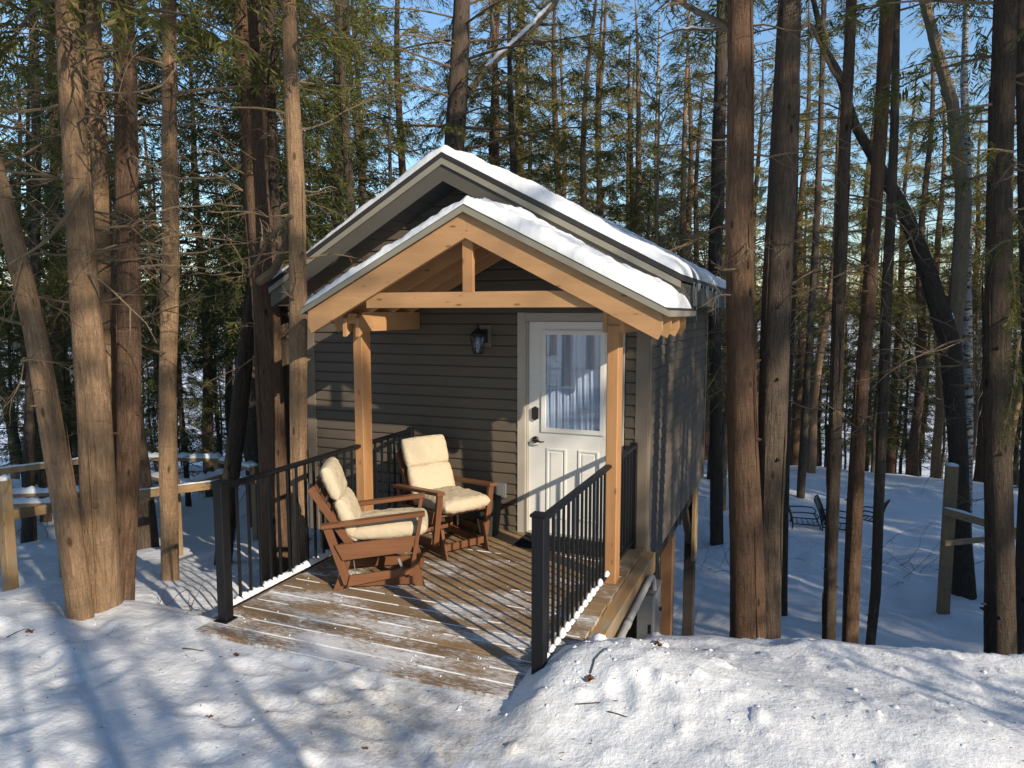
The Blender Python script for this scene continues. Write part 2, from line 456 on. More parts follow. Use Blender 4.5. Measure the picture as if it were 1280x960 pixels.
def tz(x, y): return float(terrain(np.array([x]), np.array([y]))[0])

def axis(lo, a, b, hi, fine, g=1.06):
    m = list(np.arange(a, b, fine)); st = fine; p = a; L = []
    while p > lo: st *= g; p -= st; L.append(max(p, lo))
    st = fine; p = m[-1]; Rr = []
    while p < hi: st *= g; p += st; Rr.append(min(p, hi))
    return np.array(sorted(set(L + m + Rr)))
xs = axis(-900, -6.6, 2.7, 900, .026, 1.045); ys = axis(-300, 1.2, 5.4, 900, .026, 1.035)
GX, GY = np.meshgrid(xs, ys, indexing='ij')
GZ = terrain(GX, GY)
mb = MB(); mb.grid(np.stack([GX, GY, GZ], -1)[:, ::-1][::-1][::-1])
g = mb.build('snowy_ground', M['snow'], smooth=True)
tag(g, kind='structure')
# make sure normals point up
if g.data.polygons[0].normal.z < 0: g.data.flip_normals()

# ------------------------------------------------------------------ far shore
mb = MB()
az = np.linspace(R(-75), R(35), 160)[:, None]; rr = np.linspace(0, 1, 8)[None]
hh = 4 + 9 * (fbm(az * 20 + 50, az * 0 + 3, 1.0, 4, 3) + .5)
rad = 620 + 170 * rr
mb.grid(np.stack([np.sin(az) * rad, np.cos(az) * rad, -9 + (12 + hh * 1.6) * np.sin(rr * 1.57)], -1))
h = mb.build('hills', M['hill'], smooth=True); tag(h, kind='structure')
mb = MB(); N = 2600
a = rng.uniform(R(-72), R(30), N); d = rng.uniform(400, 620, N)
px = np.sin(a) * d; py = np.cos(a) * d; pz = terrain(px, py, False); Ht = rng.uniform(7, 15, N)
for k in range(N):
    q = 26; u = rng.normal(size=(q, 3)); u /= np.linalg.norm(u, axis=1)[:, None]
    c = np.array([px[k], py[k], pz[k] + Ht[k] * .55]) + u * np.array([2.4, 2.4, Ht[k] * .45]) * rng.random((q, 1)) ** .4
    e = rng.normal(size=(q, 3, 3)) * np.array([.8, .8, 1.5])
    V = (c[:, None] + e).reshape(-1, 3)
    gcv = np.repeat(rng.random((q, 3)), 3, axis=0)
    mb.add(V, np.arange(q * 3).reshape(-1, 3), gcv)
o = mb.build('far_woods', M['farfol']); tag(o, 'sunlit tan winter woods along the far shore', 'woods', kind='stuff')

# ================================================================== CABIN
WL, WR, WF, WB = -4.93, -1.25, 6.31, 10.60
ZB = -.26
RX, RZ = -3.08, 3.57          # ridge
ERX, ELX, EZ = -.92, -5.09, 2.43
SLR = (RZ - EZ) / (ERX - RX); SLL = (RZ - EZ) / (RX - ELX)
def roof_z(x): return RZ - (x - RX) * SLR if x > RX else RZ - (RX - x) * SLL
cabin = empty('cabin', (-3.09, 8.45, ZB), 'small cabin with dark taupe lap siding, a snowy gable roof and a white door', 'cabin')

def siding(mb, org, u, n, z0, z1, lo, hi, step=.104, t=.021):
    """lap siding in the plane org + u*x; lo(z), hi(z) give the run of each course"""
    u = np.array(u, float); n = np.array(n, float); org = np.array(org, float)
    z = z0
    while z < z1 - 1e-4:
        zt = min(z + step, z1)
        a0, a1 = lo(z), hi(z); b0, b1 = lo(zt), hi(zt)
        if a1 - a0 < .03: break
        if b1 < b0: b0 = b1 = (b0 + b1) / 2
        def p(x, zz, d): return org + u * x + n * d + np.array([0, 0, zz])
        g0, g1 = max(zt - .019, z + .01), max(zt - .006, z + .012)
        V = [p(a0, z, 0), p(a1, z, 0), p(a1, z, t), p(a0, z, t), p(a0, z + .008, t + .0015), p(a1, z + .008, t + .0015),
             p(b1, g0, t * .60), p(b0, g0, t * .60), p(b1, g1, .001), p(b0, g1, .001), p(b1, zt, .0), p(b0, zt, .0)]
        mb.add(V, [(0, 1, 2, 3), (3, 2, 5, 4), (4, 5, 6, 7), (7, 6, 8, 9), (9, 8, 10, 11)])
        z = zt
mb = MB()
W0 = (0, WF, 0); ux = (1, 0, 0); nf = (0, -1, 0)
siding(mb, W0, ux, nf, -.05, 2.13, lambda z: WL + .09, lambda z: -2.485)
siding(mb, W0, ux, nf, -.05, 2.13, lambda z: -1.435, lambda z: WR - .09)
zc_ = 2.13
siding(mb, W0, ux, nf, 2.134, 3.5, lambda z: max(WL + .02, RX - (RZ - .12 - z) / SLL), lambda z: min(WR - .02, RX + (RZ - .12 - z) / SLR))
# backing wall
mb.box(WL + .01, -2.47, WF + .004, WF + .05, ZB, 2.6); mb.box(-1.445, WR - .01, WF + .004, WF + .05, ZB, 2.6)
mb.box(-2.47, -1.445, WF + .004, WF + .05, 2.12, 2.6)
mb.prism([(WL + .02, 2.6), (WR - .02, 2.6), (RX, RZ - .12)], 1, WF + .004, WF + .05)
mb.build('front_wall', M['siding'], cabin)
mb = MB()
siding(mb, (WR - .008, 0, 0), (0, 1, 0), (1, 0, 0), ZB, 2.42, lambda z: WF + .065, lambda z: WB - .09, t=.019)
mb.box(WR - .06, WR - .004, WF + .06, WB, ZB, 2.45)
mb.build('side_wall', M['siding'], cabin)
mb = MB()
siding(mb, (WL, 0, 0), (0, 1, 0), (-1, 0, 0), ZB, 2.42, lambda z: WF + .065, lambda z: WB - .09)
mb.box(WL + .004, WL + .06, WF + .06, WB, ZB, 2.45)
mb.build('side_wall', M['siding'], cabin)
mb = MB()
mb.box(WL + .02, WR - .02, WB - .06, WB, ZB, 2.5); mb.prism([(WL + .02, 2.5), (WR - .02, 2.5), (RX, RZ - .12)], 1, WB - .06, WB)
mb.build('back_wall', M['siding'], cabin)
for x, sx in ((WR, 1), (WL, -1)):
    mb = MB()
    mb.box(x - (.092 if sx > 0 else .022), x + (.022 if sx > 0 else .092), WF - .024, WF - .002, -.25, 2.43)
    mb.box(x - (.004 if sx > 0 else .032), x + (.032 if sx > 0 else .004), WF - .001, WF + .075, ZB, 2.43)
    mb.build('corner_trim', M['trim'], cabin)
    mb = MB(); mb.box(x - (.004 if sx > 0 else .022), x + (.022 if sx > 0 else .004), WB - .09, WB + .012, ZB, 2.43)
    mb.build('corner_trim', M['trim'], cabin)
# floor frame
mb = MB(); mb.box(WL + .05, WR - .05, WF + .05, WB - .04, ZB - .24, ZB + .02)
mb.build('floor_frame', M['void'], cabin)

# main roof: sheathing with shingles, fascia, soffit
YF, YBk = 5.93, 10.95
T = .10
roof = None
mb = MB()
prof = [(ELX, EZ - .02), (RX, RZ - .02), (ERX, EZ - .02), (ERX, EZ + .012), (RX, RZ + .014), (ELX, EZ + .012)]
V = []
mb.prism([(ELX - .025, EZ - .045), (RX, RZ - .03), (RX, RZ + .016), (ELX - .025, EZ)], 1, YF - .022, YBk)
mb.prism([(RX, RZ - .03), (ERX + .025, EZ - .045), (ERX + .025, EZ), (RX, RZ + .016)], 1, YF - .022, YBk)
roof = mb.build('roof', M['shingle'], cabin)
FH = .19
for y0, y1 in ((YF, YF + .03), (YBk - .04, YBk - .01)):
    mb = MB()
    mb.prism([(RX, RZ - .035), (ERX, EZ - .048), (ERX, EZ - .048 - FH * .95), (ERX - .02, EZ - .048 - FH), (RX, RZ - .035 - FH * 1.08)], 1, y0, y1)
    mb.prism([(ELX, EZ - .048), (RX, RZ - .035), (RX, RZ - .035 - FH * 1.08), (ELX + .02, EZ - .048 - FH), (ELX, EZ - .048 - FH * .95)], 1, y0, y1)
    mb.build('fascia', M['fascia'], roof)
mb = MB()   # upper trim strip, proud
for xa, za, xb, zb in ((RX, RZ - .032, ERX + .012, EZ - .046), (RX, RZ - .032, ELX - .012, EZ - .046)):
    mb.prism([(xa, za), (xb, zb), (xb, zb - .055), (xa, za - .06)], 1, YF - .018, YF - .002)
mb.build('drip_edge', M['fascia_lt'], roof)
for x0, x1 in ((ERX - .03, ERX), (ELX, ELX + .03)):
    mb = MB(); mb.box(x0, x1, YF + .031, YBk - .041, EZ - .048 - FH, EZ - .05); mb.build('eave_fascia', M['fascia'], roof)
mb = MB()
for s in (1, -1):
    xe = ERX if s > 0 else ELX
    mb.box(min(xe - s * .03, WR if s > 0 else WL) + (0 if s > 0 else 0), max(xe - s * .03, WR if s > 0 else WL), YF + .035, YBk - .05, EZ - .048 - FH + .008, EZ - .048 - FH + .02)
# sloped front soffit with grooves
for s, xe, sl in ((1, ERX, SLR), (-1, ELX, SLL)):
    n = 14
    for k in range(n):
        a = RX + s * .0 + (xe - RX) * k / n; b = RX + (xe - RX) * (k + .94) / n
        za = RZ - abs(a - RX) * sl - .235; zb = RZ - abs(b - RX) * sl - .235
        V = [(a, YF + .03, za), (b, YF + .03, zb), (b, WF, zb), (a, WF, za), (a, YF + .03, za + .01), (b, YF + .03, zb + .01), (b, WF, zb + .01), (a, WF, za + .01)]
        mb.add(V, [(0, 1, 2, 3), (4, 5, 6, 7), (0, 1, 5, 4), (1, 2, 6, 5), (2, 3, 7, 6), (3, 0, 4, 7)])
mb.build('soffit', M['soffit'], roof)

def snow_slab(name, rx, rz, xl, zl, xr, zr, y0, y1, th, label, seed, over=.02, endround=.15):
    """snow following a gable, rounded at every edge"""
    nu, nv = 260, 130
    u = np.linspace(-1, 1, nu)[:, None] * np.ones((1, nv)); v = np.linspace(0, 1, nv)[None] * np.ones((nu, 1))
    v = .5 - .5 * np.cos(v * math.pi) * 1.0
    v = v * .5 + np.linspace(0, 1, nv)[None] * .5
    x = np.where(u < 0, rx + (rx - xl) * u, rx + (xr - rx) * u)
    zb = np.where(u < 0, rz + (rz - zl) * u, rz - (rz - zr) * u)
    y = y0 + (y1 - y0) * v
    eu = np.clip((1 - np.abs(u)) * abs(xr - rx) / endround, 0, 1); ev = np.clip(np.minimum(y - y0, y1 - y) / .09, 0, 1)
    e = np.sqrt(np.clip(1 - (1 - eu) ** 2, 0, 1)) * np.sqrt(np.clip(1 - (1 - ev) ** 2, 0, 1))
    t = th * (1 + 1.3 * fbm(x, y, 1.4, 4, seed) + .55 * fbm(x, y, 6, 3, seed + 9) + .25 * fbm(x, y, 19, 2, seed + 5)) * e
    ridge = np.exp(-(np.abs(x - rx) / .16) ** 2)
    top = zb + t - ridge * .03
    wav = .055 * fbm(x * 1.0, y * 0, 2.6, 5, seed + 3)
    y = y + wav * np.clip(1 - v * 8, 0, 1) * np.clip((y1 - y0) , 0, 1) + .02 * (v < .3)
    mb = MB()
    mb.grid(np.stack([x, y, top], -1))
    bot = np.stack([x, y, zb - .0], -1)[:, ::-1]
    mb.grid(bot)
    o = mb.build(name, M['roofsnow'], smooth=True)
    tag(o, label, 'snow', kind='stuff'); return o
snow_slab('roof_snow', RX, RZ + .016, ELX - .01, EZ + .008, ERX + .02, EZ + .008, YF - .03, YBk, .088, 'rounded snow lying on the upper cabin roof', 3)

# icicles along the right eave
for k in range(26):
    y = YF + .3 + random.random() ** .8 * 4.2
    Lc = random.choice([.05, .08, .1, .14, .2, .26, .36]) * random.uniform(.8, 1.2)
    mb = MB(); n = 7
    zz = EZ - .03 - np.linspace(0, 1, n) * Lc
    wv = rng.normal(size=(n, 2)) * .0015
    P = np.stack([np.full(n, ERX + .032) + wv[:, 0], np.full(n, y) + wv[:, 1], zz], -1)
    mb.tube(P, .009 * (1 - np.linspace(0, 1, n) ** .8) + .0012, 7)
    o = mb.build('icicle', M['ice'], smooth=True)
    tag(o, 'thin clear icicle hanging from the right eave of the upper cabin roof', 'icicle', 'icicles along the right eave')

# door
DY = WF + .028
door = None
mb = MB()
x0, x1, z0, z1 = -2.385, -1.545, .012, 2.045
gx0, gx1, gz0, gz1 = -2.215, -1.675, 1.035, 1.925     # glazed opening
mb.box(x0, gx0, DY, DY + .04, z0, z1); mb.box(gx1, x1, DY, DY + .04, z0, z1)
mb.box(gx0, gx1, DY, DY + .04, gz1, z1); mb.box(gx0, gx1, DY, DY + .04, z0, gz0)
# raised panels with moulded rims
for a, b in ((-2.20, -2.005), (-1.885, -1.69)):
    zz0, zz1 = .16, .84
    for (p, q, r_, s_) in ((a, a + .018, zz0, zz1), (b - .018, b, zz0, zz1)): mb.box(p, q, DY - .009, DY - .001, r_, s_)
    for r_, s_ in ((zz0, zz0 + .018), (zz1 - .018, zz1)): mb.box(a + .019, b - .019, DY - .009, DY - .001, r_, s_)
    mb.box(a + .04, b - .04, DY - .006, DY - .001, zz0 + .04, zz1 - .04)
door = mb.build('door', M['door'], cabin)
mb = MB()
for (p, q, r_, s_) in ((gx0 - .038, gx0 + .004, gz0 - .04, gz1 + .04), (gx1 - .004, gx1 + .038, gz0 - .04, gz1 + .04)): mb.box(p, q, DY - .016, DY - .002, r_, s_)
for r_, s_ in ((gz0 - .04, gz0 + .002), (gz1 - .002, gz1 + .04)): mb.box(gx0 + .005, gx1 - .005, DY - .016, DY - .002, r_, s_)
mb.build('window_frame', M['door'], door)
mb = MB(); mb.add([(gx0, DY + .004, gz0), (gx1, DY + .004, gz0), (gx1, DY + .004, gz1), (gx0, DY + .004, gz1)], [(0, 1, 2, 3)])
mb.build('window_pane', M['glass'], door)
mb = MB()
n = 140; xx = np.linspace(gx0, gx1, n)[:, None]; zz = np.linspace(gz0, gz1, 30)[None]
ph = 8 * fbm(xx * 3 + 10, zz * 0.5, 1, 3, 5)
yy = DY + .028 + .007 * np.sin(xx * 95 + ph * 2.2) + .004 * np.sin(xx * 190 + zz * 2) + 0 * zz
mb.grid(np.stack([xx + 0 * zz, yy, zz + 0 * xx], -1))
mb.build('curtain', M['curtain'], door, smooth=True)
mb = MB(); mb.box(gx0 - .01, gx1 + .01, DY + .041, DY + .05, gz0 - .01, gz1 + .01); mb.build('curtain_liner', M['curtain'], door)
# keypad and lever
mb = MB(); kx, kz = -2.315, 1.17
mb.prism([(kx - .032, kz - .05), (kx, kz - .068), (kx + .032, kz - .05), (kx + .032, kz + .05), (kx, kz + .068), (kx - .032, kz + .05)], 1, DY - .024, DY - .001)
lock = mb.build('keypad_lock', M['bronze'], door)
mb = MB()
for i in range(3):
    for j in range(4): mb.box(kx - .022 + i * .0165, kx - .011 + i * .0165, DY - .028, DY - .0245, kz - .008 + j * .0145, kz + .001 + j * .0145)
mb.build('keypad_buttons', M['keypad'], lock)
mb = MB(); hz = .915
mb.tube([(kx, DY - .001, hz), (kx, DY - .018, hz)], [.033, .03], 20); mb.tube([(kx, DY - .018, hz), (kx, DY - .055, hz)], .011, 10)
mb.tube([(kx - .01, DY - .055, hz), (kx + .03, DY - .058, hz - .002), (kx + .07, DY - .055, hz - .012), (kx + .105, DY - .05, hz - .008)], [.011, .01, .008, .006], 8)
mb.build('handle', M['bronze'], door, smooth=True)
# casing
mb = MB()
mb.box(-2.485, -2.40, WF - .028, WF + .045, -.02, 2.13); mb.box(-1.53, -1.445, WF - .028, WF + .045, -.02, 2.13)
mb.box(-2.3995, -1.5305, WF - .028, WF + .045, 2.05, 2.13)
mb.box(-2.399, -2.386, WF - .006, WF + .07, -.0, 2.045); mb.box(-1.544, -1.531, WF - .006, WF + .07, -.0, 2.045)
fr = mb.build('door_frame', M['doorframe'], cabin)
mb = MB(); mb.box(-2.39, -1.54, WF - .03, WF + .06, -.004, .01); mb.build('threshold', M['steel'], cabin)
# outlet box on the wall
mb = MB(); mb.box(-2.72, -2.60, WF - .045, WF - .014, .33, .47); mb.box(-2.70, -2.62, WF - .052, WF - .0455, .35, .45)
mb.build('outlet_cover', M['greybox'], cabin)

# stilts under the cabin
def stilt(x, y, w, mat, nm, lab, ztop=ZB - .24):
    z = tz(x, y) - .3
    mb = MB(); mb.box(x - w / 2, x + w / 2, y - w / 2, y + w / 2, z, ztop); return mb.build(nm, mat, cabin, label=lab)
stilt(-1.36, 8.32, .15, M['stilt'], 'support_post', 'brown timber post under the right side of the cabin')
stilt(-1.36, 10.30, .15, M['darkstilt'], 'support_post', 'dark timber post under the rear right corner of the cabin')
stilt(-4.7, 7.75, .15, M['stilt'], 'support_post', None); stilt(-4.7, 10.4, .15, M['stilt'], 'support_post', None)
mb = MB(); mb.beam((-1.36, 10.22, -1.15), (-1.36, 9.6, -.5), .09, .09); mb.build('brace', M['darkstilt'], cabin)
mb = MB(); mb.box(-1.30, -1.255, 9.95, 10.25, -1.35, ZB - .002); mb.build('brace', M['fencewood'], cabin)

# ================================================================== WALL LANTERN
LX, LZ = -2.92, 1.90
lan = empty('wall_lantern', (-2.84, WF, 1.8), 'black caged lantern mounted on the wall left of the white door', 'lantern')
mb = MB(); mb.box(-2.895, -2.755, WF - .03, WF - .002, 1.80, 2.01); mb.build('mounting_block', M['trim'], lan)
mb = MB(); mb.box(-2.865, -2.79, WF - .055, WF - .031, 1.84, 1.97)
ly = WF - .17; lx = -2.83
mb.tube([(lx, WF - .05, 1.90), (lx, WF - .10, 1.92), (lx, ly + .01, 1.965), (lx, ly, 2.0)], .009, 8)
mb.build('bracket', M['iron'], lan)
mb = MB()
mb.tube([(lx, ly, 1.905), (lx, ly, 1.93), (lx, ly, 1.965), (lx, ly, 1.985)], [.082, .075, .035, .014], 8)
mb.tube([(lx, ly, 1.985), (lx, ly, 2.0), (lx, ly, 2.015), (lx, ly, 2.04)], [.008, .016, .010, .003], 8)
mb.build('cap', M['iron'], lan)
mb = MB(); mb.tube([(lx, ly, 1.735), (lx, ly, 1.75)], [.045, .052], 8); mb.build('base', M['iron'], lan)
mb = MB()
for k in range(6):
    a = k * math.pi / 3 + .3; b = a + math.pi / 3
    p = lambda an, r_, z_: (lx + math.cos(an) * r_, ly + math.sin(an) * r_, z_)
    mb.tube([p(a, .074, 1.905), p(a, .05, 1.75)], .0035, 5)
    mb.tube([p(a, .074, 1.905), p(b, .05, 1.75)], .0022, 4); mb.tube([p(b, .074, 1.905), p(a, .05, 1.75)], .0022, 4)
mb.build('cage', M['iron'], lan)
mb = MB(); mb.tube([(lx, ly, 1.755), (lx, ly, 1.90)], [.045, .066], 6, cap=False); mb.build('glass_panel', M['glass'], lan)
mb = MB(); mb.tube([(lx, ly, 1.75), (lx, ly, 1.79), (lx, ly, 1.83), (lx, ly, 1.86)], [.012, .016, .018, .004], 8); mb.build('bulb', M['keypad'], lan)

# ================================================================== PORCH CANOPY
PX, PZ = -2.41, 2.945
PRX, PLX = -.87, -3.92
PEZr, PEZl = 2.16, 2.175
PY0 = 5.0; PY1 = WF - .03
psl = (PZ - PEZr) / (PRX - PX); psll = (PZ - PEZl) / (PX - PLX)
canopy = empty('porch_canopy', (PX, 5.4, 0), 'orange cedar porch canopy with gable rafters standing on two posts', 'porch canopy')
PH = .185     # vertical depth of a rafter
for i, y in enumerate((5.0, 5.37, 5.74, 6.08)):
    for s, xe, ze, sl in ((1, PRX, PEZr, psl), (-1, PLX, PEZl, psll)):
        zt = PZ - .045; xe2 = xe - s * .02; zt_e = ze - .04
        mb = MB()
        mb.prism([(PX, zt), (xe2, zt_e), (xe2, zt_e - PH * .62), (xe2 - s * .03, zt_e - PH * .98), (PX, zt - PH * 1.08)], 1, y + (0.001 if s > 0 else 0), y + .04, gax=0)
        mb.build('rafter', M['cedar'], canopy)
mb = MB(); mb.box(PX - .02, PX + .02, PY0 + .041, PY1, PZ - .24, PZ - .05); mb.build('ridge_board', M['cedar'], canopy)
# ceiling boards between rafters
mb = MB()
for s, xe, ze, sl in ((1, PRX, PEZr, psl), (-1, PLX, PEZl, psll)):
    n = 10
    for k in range(n):
        a = PX + (xe - PX) * k / n; b = PX + (xe - PX) * (k + .97) / n
        za = PZ - abs(a - PX) * sl - .042; zb = PZ - abs(b - PX) * sl - .042
        V = [(a, PY0 + .002, za), (b, PY0 + .002, zb), (b, PY1, zb), (a, PY1, za)]; V += [(p[0], p[1], p[2] + .012) for p in V]
        mb.add(V, [(3, 2, 1, 0), (4, 5, 6, 7), (0, 1, 5, 4), (1, 2, 6, 5), (2, 3, 7, 6), (3, 0, 4, 7)], [(p[1] + 3 * k, p[0], p[2]) for p in V])
mb.build('ceiling', M['cedar'], canopy)
mb = MB()
for s, xe, ze in ((1, PRX, PEZr), (-1, PLX, PEZl)):
    mb.prism([(PX, PZ - .028), (xe + s * .03, ze - .042), (xe + s * .03, ze - .008), (PX, PZ + .008)], 1, PY0 - .028, PY1, gax=1)
croof = mb.build('canopy_roof', M['shingle'], canopy)
mb = MB()
for s, xe, ze in ((1, PRX, PEZr), (-1, PLX, PEZl)):
    mb.prism([(PX, PZ - .002), (xe + s * .032, ze - .018), (xe + s * .032, ze - .062), (PX, PZ - .052)], 1, PY0 - .036, PY0 - .0285, gax=0)
    mb.box(xe + (.031 if s > 0 else -.04), xe + (.04 if s > 0 else -.031), PY0 - .03, PY1, ze - .062, ze - .018)
mb.build('drip_edge', M['fascia_lt'], croof)
# posts (4x6), bearer beams running back to the wall, tie beam and king post
PY = 5.38
for x in (-3.62, -1.315):
    mb = MB(); mb.box(x - .046, x + .046, PY - .072, PY + .072, .001, 2.03); mb.build('post', M['cedar2'], canopy)
for s, x in ((-1, -3.62), (1, -1.315)):
    mb = MB()
    for dx in (-.066, .066):
        mb.prism([(PY - .06, 1.975), (PY - .06, 2.135), (WF - .03, 2.135), (WF - .03, 1.975)] if s > 0 else
                 [(PY - .16, 1.92), (PY - .16, 2.08), (PY - .09, 2.135), (WF - .03, 2.135), (WF - .03, 1.965), (PY - .08, 1.965)], 0, x + dx - .019, x + dx + .019, gax=1)
    mb.box(x - .046, x + .046, PY - (.14 if s < 0 else .05), WF - .03, 2.032, 2.12)
    mb.build('bearer', M['cedar'], canopy)
mb = MB(); mb.box(PX - .93 , PX + 1.05, PY0 + .042, PY0 + .082, 2.165, 2.29); mb.build('tie_beam', M['cedar'], canopy)
mb = MB(); mb.box(PX - .045, PX + .045, PY0 + .042, PY0 + .082, 2.291, PZ - .16); mb.build('king_post', M['cedar2'], canopy)
snow_slab('canopy_snow', PX, PZ + .009, PLX - .02, PEZl - .006, PRX + .01, PEZr - .006, PY0 - .035, WF - .03, .105, 'smooth snow lying on the lower porch canopy roof', 8, endround=.22)

# ================================================================== DECK
deck = empty('deck', (-2.44, 4.9, -.2), 'wooden porch deck with snow packed between its weathered boards', 'deck')
DXL, DXR = -3.70, -1.235
mb = MB(); y = 3.455; bw = .138; gap = .0075
gaps = []
while y < WF - .03:
    y1 = min(y + bw, WF - .012)
    xr = DXR if y > 4.1 else -1.41
    mb.beam((DXL + random.uniform(-.008, .008), (y + y1) / 2, -.019), (xr + random.uniform(-.006, .006), (y + y1) / 2, -.019), y1 - y, .038, bev=.004)
    gaps.append(y1 + gap / 2); y = y1 + gap
mb.build('decking', M['deck'], deck)
mb = MB()
for gy in gaps:
    x = DXL + .02; dens = .95 if gy < 4.7 else .22
    while x < DXR - .1:
        L = random.uniform(.05, .6)
        if random.random() < dens * (.9 if gy < 4.4 else .6):
            n = max(3, int(L / .05)); xx = np.linspace(x, min(x + L, DXR - .03), n)
            w_ = (.0009 + .0042 * rng.random(n) ** 2.5) * np.clip(np.sin(np.linspace(.15, 3.0, n)) * 1.6, 0, 1) ; z_ = .0015 + .003 * rng.random(n)
            w_[0] = w_[-1] = .001
            V = np.stack([np.stack([xx, gy - w_, np.full(n, -.004)], -1), np.stack([xx, np.full(n, gy), z_ + .001], -1), np.stack([xx, gy + w_, np.full(n, -.004)], -1)], 1)
            mb.grid(V)
        x += L + random.uniform(.02, .3)
for _ in range(60):     # crumbs of snow
    a, b = random.uniform(-3.6, -1.5), 3.5 + abs(random.gauss(0, .9))
    if b > 6.2: continue
    r_ = random.uniform(.002, .007); mb.tube([(a, b, 0), (a + r_ * .4, b, r_ * .9)], [r_, r_ * .5], 6)
mb.build('packed_snow', M['roofsnow'], deck)['kind'] = 'stuff'
mb = MB(); mb.box(-1.235, -1.13, 4.12, 6.26, -.20, -.025, bev=.006); mb.build('side_beam', M['beamwood'], deck)
mb = MB(); mb.box(-3.80, -3.70, 3.6, 6.26, -.20, -.04); mb.build('side_beam', M['beamwood'], deck)
mb = MB(); mb.box(-3.69, -1.24, 6.20, 6.24, -.24, -.04); mb.box(-3.69, -1.24, 3.6, 3.64, -.24, -.04)
for x in np.arange(-3.6, -1.3, .4): mb.box(x, x + .04, 3.65, 6.2, -.22, -.04)
mb.build('joist', M['beamwood'], deck)
mb = MB()
# near-black sheet standing in for the shade below the deck
mb.box(-1.40, -1.36, 4.4, 5.5, -1.5, -.23); mb.build('shade_sheet', M['void'], deck)
mb = MB(); mb.box(-1.33, -1.19, 5.98, 6.12, tz(-1.26, 6.05) - .3, -.205); mb.build('support_post', M['fencewood'], deck)
mb = MB(); mb.beam((-1.20, 4.55, -.65), (-1.20, 5.1, -.25), .05, .12); mb.build('brace', M['beamwood'], deck)

# railings ---------------------------------------------------------
def railing(x, ya, yb, label, endpost=True, nlump=None, z1=.955, backpost=False):
    o = empty('railing', (x, (ya + yb) / 2, 0), label, 'railing', 'black metal railings of the porch')
    mb = MB()
    mb.box(x - .028, x + .028, ya, yb, z1 - .032, z1, bev=.008); mb.build('top_rail', M['black'], o)
    mb = MB(); mb.box(x - .017, x + .017, ya, yb, .062, .088, bev=.003)
    mb.build('bottom_rail', M['black'], o)
    n = max(2, int(round((yb - ya) / .105))); ys_ = np.linspace(ya, yb, n + 1)
    if endpost:
        mb = MB(); mb.box(x - .038, x + .038, ya - .077, ya - .001, -.02, z1 + .012, bev=.005); mb.box(x - .046, x + .046, ya - .085, ya + .007, z1 + .0125, z1 + .03, bev=.007)
        mb.box(x - .055, x + .055, ya - .095, ya + .016, .0005, .009)
        mb.build('rail_post', M['black'], o)
    if backpost:
        mb = MB(); mb.box(x - .03, x + .03, yb - .05, yb + .01, .0, z1 + .012, bev=.005); mb.build('rail_post', M['black'], o)
    for yy in ys_[(1 if endpost else 1):-1]:
        mb = MB(); mb.box(x - .009, x + .009, yy - .009, yy + .009, .088, z1 - .032, bev=.002); mb.build('baluster', M['black'], o)
    return o, ys_
def rail_snow(x, ys_, th, label, cont=False, prob=1.0, wid=.022):
    mb = MB()
    for a, b in zip(ys_[:-1], ys_[1:]):
        if random.random() > prob: continue
        n = 9; t = np.linspace(0, 1, n); yy = a + (b - a) * t if cont else a + .010 + (b - a - .020) * t
        hgt = th * ((.55 + .9 * rng.random(9)) if cont else random.uniform(.5, 1.25)) * (np.sqrt(np.clip(1 - (2 * t - 1) ** 2, 0, 1)) if not cont else 1.0 + .0 * t)
        th_ = np.linspace(0, math.pi, 7)
        V = np.stack([x + wid * np.cos(th_)[None] * (.75 + .25 * np.minimum(1, hgt / th))[:, None], yy[:, None] + 0 * th_[None], .0885 + np.sin(th_)[None] * hgt[:, None]], -1)
        mb.grid(V)
    o = mb.build('rail_snow', M['roofsnow'], smooth=True); tag(o, label, 'snow', kind='stuff')
XR_, XL_ = -1.335, -3.625
r1, y_ = railing(XL_, 3.70, 5.30, 'black metal railing on the near left side of the deck', True)
rail_snow(XL_, y_, .034, 'snow lying along the bottom rail of the left railing', True, 1.0, .03)
r2, y_ = railing(XL_, 5.46, 6.24, 'short black railing between the left post and the cabin wall', False, backpost=True)
r3, y_ = railing(XR_, 3.77, 5.30, 'black metal railing on the near right side of the deck', True)
rail_snow(XR_ + .012, y_, .042, 'small snow lumps between the balusters of the right railing', False, .9, .02)
r4, y_ = railing(XR_, 5.46, 6.24, 'short black railing between the right post and the cabin wall', False, backpost=True)

# door mat
mm = empty('door_mat', (-1.98, 6.02, 0), 'black ribbed rubber mat in front of the white door', 'door mat')
mb = MB(); mb.box(-2.36, -1.50, 5.86, 6.24, .0015, .012, bev=.004); mb.build('base', M['mat'], mm)
mb = MB()
for i in range(42):
    for j in range(15):
        a = -2.34 + i * .02; b = 5.875 + j * .024
        mb.tube([(a, b, .0125), (a + random.uniform(-.006, .006), b, .03 + random.uniform(-.004, .004))], [.006, .003], 4)
mb.build('bristles', M['mat'], mm)

